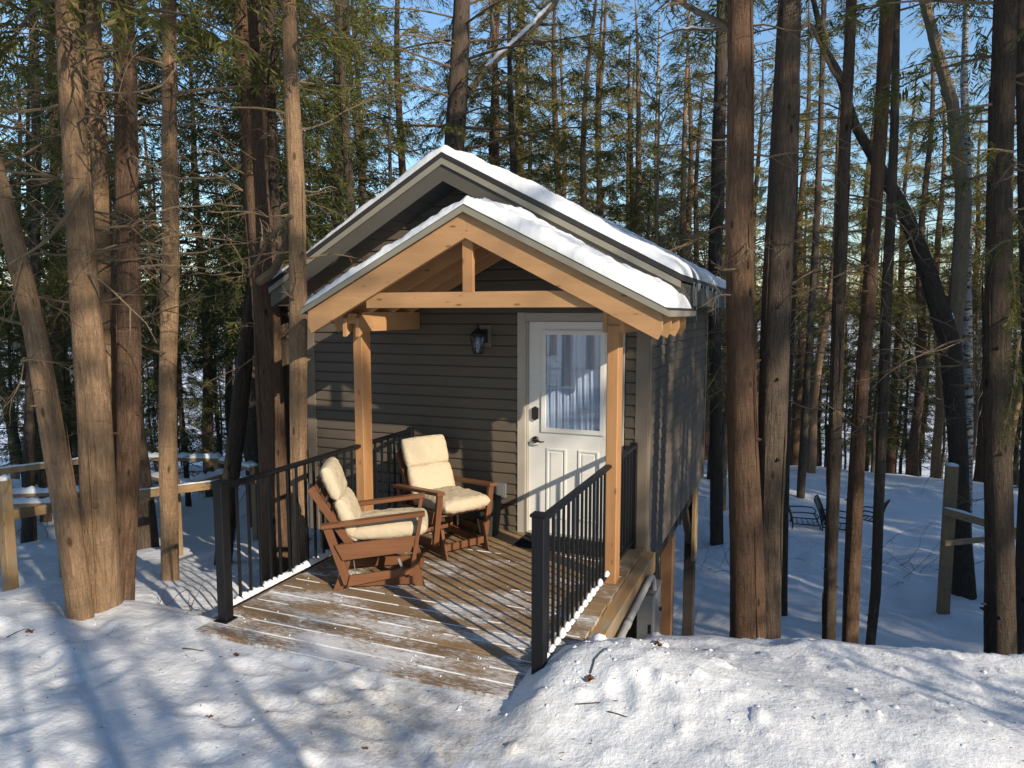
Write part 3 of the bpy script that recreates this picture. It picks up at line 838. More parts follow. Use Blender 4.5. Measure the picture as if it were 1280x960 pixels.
# ================================================================== CHAIRS
def glider(label, loc, rot):
    o = empty('glider_chair', (0, 0, 0), label, 'chair', 'cushioned glider chairs on the deck')
    hw = .27
    for s in (-1, 1):
        y = s * hw
        mb = MB()
        def bar(p, q, w=.055, th=.03, yy=None, mbx=None):
            (mbx or mb).beam((p[0], y if yy is None else yy, p[1]), (q[0], y if yy is None else yy, q[1]), th, w)
        # hanging side frame: two uprights, upper panel and low rail
        bar((-.395, .52), (-.245, .06), .062); bar((.315, .575), (.235, .11), .055)
        n = [(-.335, .375), (.275, .425), (.235, .305), (-.275, .255)]
        mb.prism([(p[0], p[1]) for p in n], 1, y + s * .016, y + s * .036, gax=0)
        mb.prism([(-.225, .135), (.235, .175), (.225, .125), (-.245, .048)], 1, y + s * .016, y + s * .036, gax=0)
        mb.build('side_frame', M['chair'], o)
        mb = MB(); mb.beam((-.43, y + s * .005, .515), (.345, y + s * .005, .592), .075, .032, bev=.006)
        mb.build('arm', M['chair'], o)
        # stand
        yi = s * (hw - .05)
        for xs_, xt in ((-.33, -.25), (.31, .26)):
            mb = MB(); sg = -1 if xs_ < 0 else 1
            mb.prism([(xs_ + sg * .03, .001), (xs_ - sg * .045, .001), (xt - sg * .03, .25), (xt + sg * .01, .25)], 1, yi - .014, yi + .014, gax=2)
            mb.build('foot', M['chair'], o)
        mb = MB(); mb.beam((-.31, yi + .0, .055), (.30, yi + .0, .055), .026, .07); mb.build('base_rail', M['chair'], o)
        for xx in (-.17, .17):
            mb = MB(); mb.beam((xx - .03, yi + s * .028, .235), (xx + .015 * (1 if xx > 0 else -1), yi + s * .028, .10), .004, .02); mb.build('swing_strap', M['steel'], o)
    mb = MB(); mb.beam((-.30, -hw + .07, .09), (-.30, hw - .07, .09), .024, .06); mb.beam((.29, -hw + .07, .09), (.29, hw - .07, .09), .024, .06)
    mb.build('cross_rail', M['chair'], o)
    mb = MB()
    for k in range(5):
        t = k / 4; mb.beam((-.22 + .46 * t, -hw + .02, .335 + .035 * t), (-.22 + .46 * t, hw - .02, .335 + .035 * t), .055, .018)
    mb.build('seat_slats', M['chair'], o)
    mb = MB()
    for s in (-1, 1): mb.beam((-.20, s * .215, .30), (-.515, s * .215, .80), .026, .055, up=(1, 0, .6))
    for k in range(7):
        t = .12 + k / 7; mb.beam((-.185 - .30 * t, -.23, .325 + .47 * t), (-.185 - .30 * t, .23, .325 + .47 * t), .05, .016, up=(1, 0, .63))
    mb.build('back_frame', M['chair'], o)
    # cushions: pillowed slabs
    def pillow(name, p0, p1, nrm, width, th, seed, tufts=()):
        p0 = np.array(p0); p1 = np.array(p1); nrm = np.array(nrm, float); nrm /= np.linalg.norm(nrm)
        nu, nv = 76, 66
        u = np.linspace(-1, 1, nu); v = np.linspace(-1, 1, nv)
        uu, vv = np.meshgrid(np.sin(u * 1.5708) , np.sin(v * 1.5708), indexing='ij')
        # superellipse outline
        e = (1 - np.abs(uu) ** 5) ; f_ = (1 - np.abs(vv) ** 5)
        h_ = np.clip(e, 0, 1) ** .40 * np.clip(f_, 0, 1) ** .40
        wr = .06 * np.abs(fbm(uu * 1.5 + vv * .8 + seed, vv * 2.6 - uu, 1.7, 4, int(seed) + 4, .6)) * 4
        edge = np.exp(-((1 - np.abs(uu)) / .16)) + np.exp(-((1 - np.abs(vv)) / .14))
        pk = .05 * edge * np.sin(vv * 17 + uu * 13 + 5 * fbm(uu * 2 + seed, vv * 2, 2, 2, 3))
        mb = MB()
        for sgn in (1, -1):
            tk = th / 2 * h_ * (1.04 - wr + pk + .34 * fbm(uu * 2 + seed, vv * 2, 1.6, 4, int(seed)) + .06 * np.sin(vv * 9 + uu * 3) * fbm(uu + seed, vv, 2, 2, 9) * 4)
            for tu in tufts: tk = tk * (1 - .38 * np.exp(-((uu - tu) / .06) ** 2))
            shr = 1 - .05 * (np.abs(vv) ** 3) 
            c = p0 + (p1 - p0) * ((uu[..., None] * shr[..., None] + 1) / 2)
            wy = width / 2 * vv * (1 - .05 * np.abs(uu) ** 3)
            P = c + np.stack([0 * wy, wy, 0 * wy], -1) + nrm * (tk * sgn)[..., None]
            mb.grid(P if sgn > 0 else P[::-1])
        return mb.build(name, M['cushion'], o, smooth=True)
    bd = np.array([-.205, 0, .43]); be = np.array([-.415, 0, .945])
    mid = bd + (be - bd) * .53
    pillow('back_cushion', bd - (be - bd) * .12, mid + (be - bd) * .012, (.9, 0, .38), .47, .125, 3 + len(label))
    pillow('headrest_cushion', mid - (be - bd) * .012, be + (be - bd) * .02, (.9, 0, .38), .47, .115, 9 + len(label))
    pillow('seat_cushion', (-.24, 0, .43), (.37, 0, .455), (-.05, 0, 1), .50, .15, 14 + len(label))
    o.location = (loc[0], loc[1], 0.002); o.rotation_euler = (0, 0, rot)
    return o
ch = glider('wooden glider chair nearer the camera, seen side-on by the left railing', (-3.05, 4.76), R(28.9))
c2 = copy_tree(ch); c2.location = (-2.93, 5.66, .002); c2.rotation_euler = (0, 0, R(-30))
c2['label'] = 'wooden glider chair against the cabin wall, facing out beside the lamp wall'
c2['label'] = 'cushioned glider chair farther back, standing before the cabin wall'
# dark planter behind the far chair
mb = MB(); mb.tube([(-2.72, 6.12, .002), (-2.72, 6.12, .2), (-2.72, 6.12, .36)], [.10, .12, .13], 14)
o = mb.build('planter_pot', M['paper']); tag(o, 'dark round pot tucked behind the far glider chair', 'pot')

# ================================================================== electrical box and pipe
eb = empty('electrical_box', (-1.06, 6.1, -.95), 'grey metal electrical box below the deck beam beside the stilts', 'electrical box')
bx0, bx1, by0, by1, bz0, bz1 = -1.225, -1.065, 5.90, 6.20, -1.15, -.27
mb = MB(); mb.box(bx0, bx1, by0, by1, bz0, bz1, bev=.008); mb.build('body', M['greybox'], eb)
mb = MB(); mb.box(bx0 + .012, bx1 - .012, by0 - .013, by0 - .002, bz0 + .03, bz1 - .04, bev=.003)
mb.box(bx0 - .01, bx1 + .01, by0 - .02, by1 + .01, bz1 + .001, bz1 + .014); mb.build('lid', M['greybox'], eb)
mb = MB(); mb.box(bx1 - .035, bx1 - .022, by0 - .024, by0 - .014, -.62, -.54); mb.tube([(bx1, 6.15, -.50), (bx1 + .02, 6.15, -.50)], .018, 10); mb.build('latch', M['iron'], eb)
mb = MB(); c = []
pz = -.10; pxx = -1.085
path_ = [(pxx, 4.1, -.17), (pxx, 4.7, -.15), (pxx, 5.3, -.12), (pxx, 5.78, -.095)]
for k in range(9):
    a = k / 8 * 1.45; path_.append((pxx, 5.80 + math.sin(a) * .16, -.255 + math.cos(a) * .16))
path_ += [(pxx, 5.965, -.27), (pxx, 5.967, -.36)]
mb.tube(path_, .025, 14); 
for yy in (4.9,): mb.tube([(pxx, yy, -.141), (pxx, yy + .08, -.138)], .029, 14)
o = mb.build('conduit_pipe', M['pipe'], smooth=True); tag(o, 'pale grey conduit pipe running along the deck beam into the box', 'pipe')

# ================================================================== TREES
def interp_path(P, step):
    P = np.asarray(P, float); L = np.concatenate([[0], np.cumsum(np.linalg.norm(np.diff(P, axis=0), axis=1))])
    n = max(4, int(L[-1] / step)); t = np.linspace(0, L[-1], n)
    Q = np.stack([np.interp(t, L, P[:, k]) for k in range(3)], -1)
    for _ in range(3):
        Q[1:-1] = (Q[:-2] + 2 * Q[1:-1] + Q[2:]) / 4
    return Q, t, L
def twig(mb, p, d, L, r, depth=1, m=0, droop=0.0, seg=4):
    n = 6; d = np.array(d, float); d /= np.linalg.norm(d); P = [np.array(p, float)]
    for k in range(n):
        d = d + rng.normal(size=3) * .18 + np.array([0, 0, -droop * .12]); d /= np.linalg.norm(d); P.append(P[-1] + d * L / n)
    mb.tube(P, np.linspace(r, r * .25, n + 1), seg, m, cap=False)
    if depth > 0:
        for _ in range(random.randint(2, 4)):
            k = random.randint(1, n - 1); dd = P[k + 1] - P[k] if k + 1 <= n else d
            dd = dd / np.linalg.norm(dd) + rng.normal(size=3) * .65
            twig(mb, P[k], dd, L * random.uniform(.3, .55), r * .5, depth - 1, m, droop, 3)

def sprays(mb, O, D, size, nleaf, m, lw=.22, tone=None):
    nleaf = int(nleaf * 1.6)
    """drooping flat fans. O origins (N,3), D spine directions (N,3)"""
    N = len(O)
    if N == 0: return
    D = D / (np.linalg.norm(D, axis=1)[:, None] + 1e-9)
    up = np.array([0, 0, 1.0]) + rng.normal(size=(N, 3)) * .45
    S = np.cross(D, up); S /= np.linalg.norm(S, axis=1)[:, None] + 1e-9
    size = size * rng.uniform(.6, 1.25, N)
    t = (np.arange(nleaf) + .5) / nleaf
    side = np.where(np.arange(nleaf) % 2 == 0, 1.0, -1.0)
    pos = O[:, None] + D[:, None] * (t[None, :, None] * size[:, None, None]) + np.array([0, 0, -1.0]) * (t[None, :, None] ** 2 * size[:, None, None] * .35)
    ld = D[:, None] * .75 + S[:, None] * (side * (1.0 - .45 * t))[None, :, None] + rng.normal(size=(N, nleaf, 3)) * .18 + np.array([0, 0, -.32])
    ld /= np.linalg.norm(ld, axis=2)[..., None]
    ll = (size[:, None] * (.36 - .19 * t)[None]) * rng.uniform(.7, 1.25, (N, nleaf))
    nn = np.cross(ld, S[:, None] * 1.0 + rng.normal(size=(N, nleaf, 3)) * .5); nn /= np.linalg.norm(nn, axis=2)[..., None] + 1e-9
    wv = np.cross(nn, ld)
    w = ll * lw * .95
    a = pos - ld * 0; b = pos + ld * (ll * .45)[..., None] + wv * (w * .5)[..., None]; c = pos + ld * ll[..., None]; e = pos + ld * (ll * .4)[..., None] - wv * (w * .5)[..., None]
    V = np.stack([a, b, c, e], 2).reshape(-1, 3)
    rx = np.clip(rng.random(N) * .7 + (tone if tone is not None else 0), 0, 1); ry = rng.random((N, nleaf))
    G = np.stack([np.broadcast_to(rx[:, None], (N, nleaf)) + rng.random((N, nleaf)) * .3, ry, np.broadcast_to(t[None], (N, nleaf))], -1)
    G = np.repeat(G.reshape(-1, 3), 4, axis=0)
    mb.add(V, np.arange(N * nleaf * 4).reshape(-1, 4), G, m)

def crown(mb, trunk_fn, z0, z1, Lmax, nb, per, nleaf, ssize, droop=.35, lw=.22, top=True, sparse=0.0, taper=1.0):
    """limbs (slot 0) and foliage (slot 1)"""
    for k in range(nb):
        f = (k + random.random()) / nb; z = z0 + (z1 - z0) * f
        L = Lmax * ((1 - f) ** .75 * taper + (1 - taper) + .10) * random.uniform(.55, 1.15)
        az_ = k * 2.4 + random.uniform(-.6, .6)
        p = trunk_fn(z); d = np.array([math.cos(az_), math.sin(az_), .15 + .35 * f])
        n = 7; P = [p]; dd = d / np.linalg.norm(d); per_ = per * 1.7
        for i in range(n):
            dd = dd + np.array([0, 0, -droop * .16]) + rng.normal(size=3) * .07; dd /= np.linalg.norm(dd); P.append(P[-1] + dd * L / n)
        P = np.array(P); mb.tube(P, np.linspace(.006 + .008 * L, .003, n + 1), 4, 0, cap=False)
        if random.random() < sparse: continue
        q = max(2, int(per_ * L / Lmax + 1)); t = rng.uniform(.22, 1.0, q) ** .8 * n
        i0 = np.clip(t.astype(int), 0, n - 1); fr = (t - i0)[:, None]
        O = P[i0] * (1 - fr) + P[i0 + 1] * fr
        ax = P[i0 + 1] - P[i0]; ax /= np.linalg.norm(ax, axis=1)[:, None]
        sd = np.cross(ax, [0, 0, 1.0]); sg = rng.choice([-1, 1], q)[:, None]
        Ds = ax * .7 + sd * sg * rng.uniform(.2, 1.1, (q, 1)) + np.array([0, 0, -.38]) + rng.normal(size=(q, 3)) * .22
        sprays(mb, O + rng.normal(size=(q, 3)) * .05, Ds, ssize, nleaf, 1, lw)

def proto(name, H, r, z0, Lmax, nb, per, nleaf, ss, bark, fol, label, twigs=14, group='woods behind the cabin', lw=.22, sparse=0., seg=10, taper=1., lean=.3):
    o = empty(name, (0, 0, 0), label, 'tree', group)
    ph = random.uniform(0, 6); lx_, ly_ = random.uniform(-lean, lean), random.uniform(-lean, lean)
    fn = lambda z: np.array([lx_ * (z / H) + .10 * math.sin(z * .6 + ph) * min(1, z / 2), ly_ * (z / H) + .07 * math.sin(z * .8 + ph * 2) * min(1, z / 2), z])
    zz = np.linspace(-.4, H, int(H / .35)); P = np.array([fn(z) for z in zz])
    rad = r * (1 - np.clip(zz / H, 0, 1)) ** .7 + .012 + r * .35 * np.exp(-np.clip(zz + .4, 0, 9) / .35)
    mb = MB(); mb.tube(P, rad, seg, 0, .05, ridges=.02); mb.build('trunk', bark, o, smooth=True)
    mb = MB()
    for _ in range(twigs):
        z = random.uniform(.8, max(z0 + 1.5, 3)); a = random.uniform(0, 6.28)
        twig(mb, fn(z), (math.cos(a), math.sin(a), random.uniform(-.35, .35)), random.uniform(.5, 1.5), .011, 1, 0, .3)
    crown(mb, fn, z0, H, Lmax, nb, per, nleaf, ss, lw=lw, sparse=sparse, taper=taper)
    mb.build('crown', [M['deadwood'] if 0 else bark, fol], o)
    return o

def bare_proto(name, H, r, bark, label, group, seed=1):
    random.seed(seed); o = empty(name, (0, 0, 0), label, 'tree', group)
    mb = MB(); zz = np.linspace(-.4, H, 24); ph = random.random() * 6
    fn = lambda z: np.array([.12 * math.sin(z * .5 + ph), .1 * math.cos(z * .7 + ph), z])
    P = np.array([fn(z) for z in zz]); mb.tube(P, r * (1 - np.clip(zz / H, 0, 1)) ** .8 + .008, 8, 0, .04); mb.build('trunk', bark, o, smooth=True)
    mb = MB()
    for k in range(34):
        z = H * random.uniform(.22, .97); a = random.uniform(0, 6.28); L = (H - z) * .35 + random.uniform(.6, 1.3)
        twig(mb, fn(z), (math.cos(a), math.sin(a), random.uniform(.5, 1.3)), L, .012 + .006 * L, 2, 0, -.35)
    mb.build('crown', M['deadwood'], o); return o

placed = []
def place(src, x, y, s=1.0, rz=0., label=None, group=None, dz=0., used=set()):
    if src.name not in used: used.add(src.name); o = src
    else: o = copy_tree(src)
    o.location = (x, y, tz(x, y) + dz); o.rotation_euler = (0, 0, rz); o.scale = (s, s, s)
    if label: o['label'] = label
    if group: o['group'] = group
    placed.append((x, y)); return o

G1 = 'woods behind the cabin'
# foliage prototypes
pA = proto('cedar_tree', 12.5, .15, 3.7, 2.3, 64, 15, 12, .40, M['bark_grey'], M['fol_dk'], 'slender dark evergreen in the dense woods behind the cabin')
pB = proto('cedar_tree', 14.0, .13, 4.6, 2.0, 56, 14, 12, .42, M['bark'], M['fol'], 'slender dark evergreen in the dense woods behind the cabin', lean=.7)
pC = proto('cedar_tree', 10.5, .10, 1.4, 1.8, 60, 14, 12, .36, M['bark_dark'], M['fol_dk'], 'slender dark evergreen in the dense woods behind the cabin', sparse=.15)
pD = proto('pine_tree', 16.0, .17, 6.0, 2.6, 52, 15, 12, .44, M['bark_red'], M['fol_ol'], 'tall sunlit olive pine rising over the woods behind the cabin', group='sunlit pines behind the cabin')
pE = proto('evergreen_tree', 9.5, .07, 3.5, 1.3, 34, 9, 11, .34, M['bark_grey'], M['fol'], 'thin straight evergreen stem in the dense woods behind the cabin', twigs=24, group='thin stems behind the cabin')
pF = bare_proto('bare_tree', 10.5, .085, M['deadwood'], 'bare tan deciduous tree between the evergreens behind the cabin', 'bare trees behind the cabin', 4)
pG = bare_proto('bare_tree', 8.5, .06, M['birch'], 'bare tan deciduous tree between the evergreens behind the cabin', 'bare trees behind the cabin', 8)
random.seed(21)
def clear(x, y, dmin):
    return all((x - a) ** 2 + (y - b) ** 2 > dmin * dmin for a, b in placed)

# ---- hand placed trees -------------------------------------------------
def hand(name, path, widths, depth, label, bark, ctop=True, H=None, cz=None, fol=None, Lmax=1.6, nb=26, per=9, ntw=10, twz=(1.0, 5.0), twL=1.2, base_dz=.25, extra=None, wob=.05, ctw=None):
    """path of photo pixels bottom -> top at one depth, turned into world points"""
    pts = [at(px, py, depth) for px, py in path]
    widths = np.array(widths) * depth / F / 2 * .95 * math.cos(math.atan((path[0][0] - CX) / F))
    b = pts[0]; zg = tz(b[0], b[1])
    pts[0] = np.array([b[0], b[1], min(b[2], zg)]) - np.array([0, 0, base_dz])
    # continue above the frame
    dirv = pts[-1] - pts[-2]; dirv /= np.linalg.norm(dirv); dirv = dirv * .5 + np.array([0, 0, .6]); dirv /= np.linalg.norm(dirv)
    Ht = H or (pts[-1][2] + 4.5)
    top = pts[-1] + dirv * max(1.0, (Ht - pts[-1][2]))
    wv = list(widths) + [.02]; P = pts + [top]
    Q, t, L = interp_path(P, .07); rad = np.interp(t, L, wv)
    rad = rad * (1 + .16 * np.exp(-t / .12)) 
    loc = (float(b[0]), float(b[1]), zg)
    o = empty(name, loc, label, 'tree')
    mb = MB(); mb.tube(Q, rad, 26, 0, wob, ridges=.014)
    # knots and stubs
    for _ in range(9):
        i = random.randint(6, len(Q) - 8); a = random.uniform(0, 6.28); d = np.array([math.cos(a), math.sin(a), random.uniform(0, .4)])
        mb.tube([Q[i] + d * rad[i] * .7, Q[i] + d * rad[i] * 1.08, Q[i] + d * (rad[i] * 1.15 + random.uniform(.0, .05))], [rad[i] * .22, rad[i] * .13, rad[i] * .05], 7)
    if depth < 9:
        for _ in range(16):     # lifting strips of bark
            i = random.randint(2, len(Q) - 20); n = random.randint(6, 22); a = random.uniform(0, 6.28); seg_ = Q[i:i + n]; m_ = len(seg_)
            dr = np.array([math.cos(a), math.sin(a), 0]) ; off = rad[i:i + n] + .002 + .010 * np.linspace(0, 1, m_) ** 3 * random.choice([0, 1, 1.6])
            mb.tube(seg_ + dr * off[:, None], np.interp(np.linspace(0, 1, m_), [0, .15, .85, 1], [.001, .006, .007, .001]) * random.uniform(.6, 1.4), 4)
    mb.build('trunk', bark, o, smooth=True)
    fn = lambda z: Q[int(np.clip(np.searchsorted(Q[:, 2], z), 0, len(Q) - 1))]
    mb = MB(); mt = 0
    for _ in range(ntw):
        z = zg + random.uniform(*twz); a = random.uniform(0, 6.28)
        twig(mb, fn(z), (math.cos(a), math.sin(a), random.uniform(-.4, .5)), random.uniform(.4, 1.0) * twL, .011, 2, 0, .25)
    if extra: extra(mb, fn)
    if ctop:
        c0 = cz if cz is not None else max(4.4, pts[-1][2] * .9)
        crown(mb, fn, c0, top[2], Lmax, nb, per, 13, .34, lw=.20, taper=.8)
    if mb.n: mb.build('crown', [M['deadwood'], fol or M['fol']], o)
    placed.append((b[0], b[1])); return o

def boughs(lst, nl=12, ss=.30, fol=1):
    def f(mb, fn):
        for (px, py, d, dx, dy, L, q) in lst:
            p = at(px, py, d); dv = RT * dx + UP * dy; twig_pts = [p]; dd = dv / np.linalg.norm(dv)
            for i in range(6):
                dd = dd + rng.normal(size=3) * .1 + np.array([0, 0, -.08]); dd /= np.linalg.norm(dd); twig_pts.append(twig_pts[-1] + dd * L / 6)
            P = np.array(twig_pts); mb.tube(P, np.linspace(.012, .003, 7), 5, 0, cap=False)
            t = rng.uniform(.3, 5.99, q); i0 = t.astype(int); fr = (t - i0)[:, None]; O = P[i0] * (1 - fr) + P[i0 + 1] * fr
            ax = P[i0 + 1] - P[i0]; ax /= np.linalg.norm(ax, axis=1)[:, None]
            Ds = ax * .5 + rng.normal(size=(q, 3)) * .45 + np.array([0, 0, -.6])
            sprays(mb, O, Ds, ss, nl, 1, .18)
    return f
def limbs(lst, extra=None):
    """explicit knobbly limbs given as pixel polylines: (points, depth, r0, r1)"""
    def f(mb, fn):
        for pts, d, r0, r1 in lst:
            P = [at(px, py, d + dd) for px, py, dd in pts]
            Q, t, L = interp_path(P, .05); Q = Q + rng.normal(size=Q.shape) * .003
            mb.tube(Q, np.linspace(r0, r1, len(Q)), 9, 0, .06)
            for _ in range(3):
                i = random.randint(len(Q) // 3, len(Q) - 2); twig(mb, Q[i], rng.normal(size=3) + np.array([0, 0, .2]), random.uniform(.2, .6), r1 * .8, 1, 0, .1)
        if extra: extra(mb, fn)
    return f

B, BR, BG, BD = M['bark'], M['bark_red'], M['bark_grey'], M['bark_dark']
hand('cedar_tree', [(104, 772), (82, 640), (62, 520), (45, 420), (22, 320), (4, 250), (-30, 120)], [36, 33, 31, 29, 28, 27, 24], 5.0,
     'leaning smooth trunk, left stem of the big cluster at the left', B, twz=(1.6, 3.8), ntw=7, cz=4.2)
hand('cedar_tree', [(130, 772), (124, 640), (116, 500), (106, 380), (98, 250), (88, 100), (84, 0)], [50, 46, 44, 40, 37, 34, 32], 5.2,
     'thickest smooth tan trunk in the middle of the left cluster', B, twz=(2.0, 4.6), ntw=14, cz=4.1, nb=30, Lmax=1.9,
     extra=limbs([([(105, 230, 0), (70, 290, -.1), (48, 310, -.2), (10, 330, -.3)], 5.1, .018, .008), ([(100, 60, 0), (140, 65, -.2), (190, 40, -.3), (224, 75, -.4), (205, 110, -.5), (150, 118, -.5), (112, 112, -.4)], 5.0, .012, .005)]))
hand('cedar_tree', [(147, 764), (142, 620), (137, 480), (131, 340), (125, 200), (118, 60), (116, 0)], [24, 25, 24, 24, 22, 20, 18], 5.7,
     'narrow trunk squeezed behind the thickest trunk of the left cluster', B, twz=(2.2, 4.6), ntw=8, cz=4.6)
hand('cedar_tree', [(153, 766), (158, 640), (162, 500), (161, 340), (158, 180), (154, 0)], [26, 31, 32, 31, 29, 27], 5.5,
     'reddish trunk at the right side of the left cluster', BR, twz=(2.0, 4.8), ntw=12, cz=4.4)
hand('cedar_tree', [(212, 742), (211, 620), (210, 480), (213, 340), (212, 180), (211, 0)], [26, 24, 23, 23, 21, 19], 7.2,
     'straight grooved trunk standing alone between the left cluster and the railing', B, twz=(2.2, 6), ntw=16, cz=4.2, nb=34, Lmax=1.8)
hand('cedar_tree', [(345, 712), (342, 600), (338, 480), (330, 360), (322, 260), (316, 140), (312, 0)], [38, 34, 34, 36, 38, 36, 34], 7.6,
     'split reddish trunk with peeling strips beside the cabin corner', BR, twz=(2.5, 6), ntw=12, cz=4.8, wob=.12,
     extra=limbs([([(325, 352, 0), (345, 335, -.2), (358, 305, -.35), (368, 262, -.5)], 7.3, .05, .04), ([(310, 345, 0), (335, 300, -.3), (365, 270, -.6)], 7.0, .014, .02)]))
hand('cedar_tree', [(366, 706), (364, 600), (359, 480), (352, 380), (346, 300), (340, 180), (338, 0)], [14, 16, 16, 15, 14, 13, 12], 7.9,
     'thin dark trunk directly behind the split reddish trunk', BD, twz=(2.5, 6), ntw=8)
hand('cedar_tree', [(374, 700), (374, 590), (373, 480), (373, 380), (371, 250), (365, 120), (361, 0)], [24, 24, 24, 23, 22, 20, 18], 6.7,
     'straight pale trunk just left of the cabin corner', B, twz=(2.5, 5.5), ntw=9, cz=4.4)
hand('cedar_tree', [(276, 706), (286, 620), (299, 520), (310, 420), (318, 340), (322, 250)], [26, 24, 24, 21, 19, 16], 8.4,
     'dark trunk leaning right behind the near left railing post', BD, twz=(2.5, 6), ntw=8, H=7)
hand('cedar_tree', [(34, 672), (36, 600), (38, 500), (42, 380), (46, 250), (44, 100), (40, 0)], [24, 16, 15, 14, 13, 12, 11], 11.5,
     'dark trunk with a flared base beyond the left fence', BD, twz=(2, 7), ntw=18, cz=3.4, nb=40, Lmax=1.9)
hand('cedar_tree', [(426, 640), (424, 400), (422, 260), (424, 150), (427, 0)], [20, 19, 18, 18, 16], 13.5,
     'dark trunk rising behind the left slope of the cabin roof', BD, twz=(4, 8), ntw=22, cz=5.2, nb=50, Lmax=2.4, per=13)
hand('hemlock_tree', [(575, 600), (571, 300), (568, 185), (574, 90), (577, 0)], [27, 26, 26, 25, 22], 13.0,
     'big dark trunk rising directly behind the roof peak', BG, twz=(5, 9), ntw=14, cz=5.0, nb=60, Lmax=3.0, per=15,
     extra=limbs([([(588, 112, 0), (608, 85, 0), (635, 62, .2), (665, 35, .3), (692, 5, .4), (705, -15, .5)], 13.0, .07, .05), ([(610, 60, 0), (617, 30, 0), (612, 0, .2)], 13.2, .03, .02)]))
hand('pine_tree', [(648, 600), (649, 220), (649, 120), (652, 0)], [12, 12, 11, 10], 19,
     'slim sunlit trunk rising over the roof right of the peak', B, twz=(5, 9), ntw=16, cz=5.5, nb=50, Lmax=2.4, fol=M['fol_ol'], per=12, H=12)
hand('birch_tree', [(822, 600), (821, 300), (820, 200), (823, 80)], [6, 6, 5, 4], 21,
     'thin pale birch stem against the sky right of the roof', M['birch'], ctop=False, ntw=18, twz=(4, 9), twL=1.6, H=11)
hand('cedar_tree', [(897, 652), (895, 500), (893, 380), (897, 220), (902, 60), (903, 0)], [17, 17, 17, 18, 17, 16], 15.5,
     'dark trunk just beyond the right rear corner of the cabin', BD, twz=(3, 9), ntw=26, cz=6.2, nb=40, Lmax=2.0)
hand('pine_tree', [(938, 815), (931, 640), (926, 480), (925, 300), (925, 120), (925, 0)], [47, 43, 40, 39, 36, 33], 6.1,
     'thick brown trunk, left of the joined pair right of the cabin', BR, twz=(3.0, 5.5), ntw=9, cz=5.0, twL=.9,
     extra=limbs([([(915, 38, 0), (885, 22, .2), (860, 8, .3), (835, -6, .4)], 6.1, .035, .022), ([(915, 36, .05), (890, 38, .3), (850, 36, .7), (805, 56, 1.0)], 6.1, .014, .006)]))
hand('pine_tree', [(961, 815), (961, 640), (967, 480), (973, 320), (981, 160), (986, 0)], [38, 36, 38, 37, 35, 31], 6.25,
     'thick grey-brown trunk, right of the joined pair right of the cabin', BG, twz=(3.0, 5.5), ntw=9, cz=5.0, twL=.9,
     extra=limbs([([(985, 50, 0), (1012, 25, .1), (1035, 80, .2), (1050, 100, .3)], 6.3, .022, .012)]))
hand('pine_tree', [(980, 750), (980, 640), (984, 500), (990, 380), (994, 200), (996, 0)], [13, 12, 11, 11, 10, 9], 11.8,
     'thin dark trunk showing just behind the joined pair', BD, twz=(3, 7), ntw=8)
hand('cedar_tree', [(1036, 815), (1041, 640), (1045, 480), (1050, 330), (1057, 160), (1064, 0)], [20, 18, 17, 17, 16, 15], 7.3,
     'slim upright trunk, first to the right of the joined pair', BG, twz=(2.6, 6), ntw=12, cz=5.6)
hand('cedar_tree', [(1063, 815), (1068, 640), (1077, 480), (1089, 330), (1101, 160), (1110, 0)], [22, 21, 20, 20, 19, 18], 7.5,
     'slim trunk leaning slightly right, second from the joined pair', BR, twz=(2.6, 6), ntw=12, cz=5.6)
hand('cedar_tree', [(1087, 772), (1095, 740), (1098, 640), (1104, 500), (1110, 340), (1118, 160), (1120, 40)], [12, 15, 15, 14, 14, 12, 11], 9.6,
     'thin trunk with a curved foot, third from the joined pair', BG, twz=(2.6, 7), ntw=14, cz=6)
hand('pine_tree', [(1001, 612), (1006, 520), (1013, 400), (1020, 300), (1026, 150), (1030, 0)], [11, 10, 9, 9, 8, 7], 19.5,
     'thin leaning stem left of the snowy patio chairs', BG, twz=(3, 9), ntw=22, cz=6, nb=36)
hand('maple_tree', [(1207, 726), (1200, 640), (1196, 540), (1188, 430), (1160, 340), (1128, 260), (1100, 210), (1070, 160), (1048, 90), (1030, 60)], [36, 29, 28, 30, 24, 21, 18, 14, 12, 10], 12.6,
     'large dark trunk bent far to the left above the fence post', BD, twz=(2, 6), ntw=12, cz=5.5, ctop=False, H=9,
     extra=limbs([([(1190, 440, 0), (1200, 330, 0), (1204, 240, .1), (1190, 130, .2), (1170, 60, .3), (1150, -20, .3)], 12.6, .14, .09)]))
hand('birch_tree', [(1212, 640), (1210, 480), (1208, 330), (1209, 230), (1205, 100), (1208, 0)], [14, 14, 14, 13, 10, 8], 14.5,
     'white flaking birch trunk behind the bent dark trunk', M['birch'], twz=(3, 8), ntw=16, ctop=False, H=10)
hand('cedar_tree', [(1256, 824), (1250, 700), (1247, 560), (1246, 400), (1250, 240), (1254, 100), (1256, 0)], [50, 43, 38, 36, 34, 33, 32], 5.9,
     'thick dark trunk at the right edge with green sprays hanging on it', BD, twz=(2.2, 5), ntw=10, cz=3.9, nb=30, Lmax=1.5, fol=M['fol'],
     extra=boughs([(1262, 300, 5.5, -.7, -.2, .35, 22), (1262, 330, 5.6, .2, -1, .5, 26), (1266, 190, 5.5, -.8, .1, .5, 20), (1275, 420, 5.6, -.1, -1, .8, 26), (1240, 130, 5.5, -1, -.1, .7, 26), (1262, 260, 5.5, .5, -.6, .5, 20), (1030, 30, 5.8, .2, -1, .2, 14)], 13, .16))
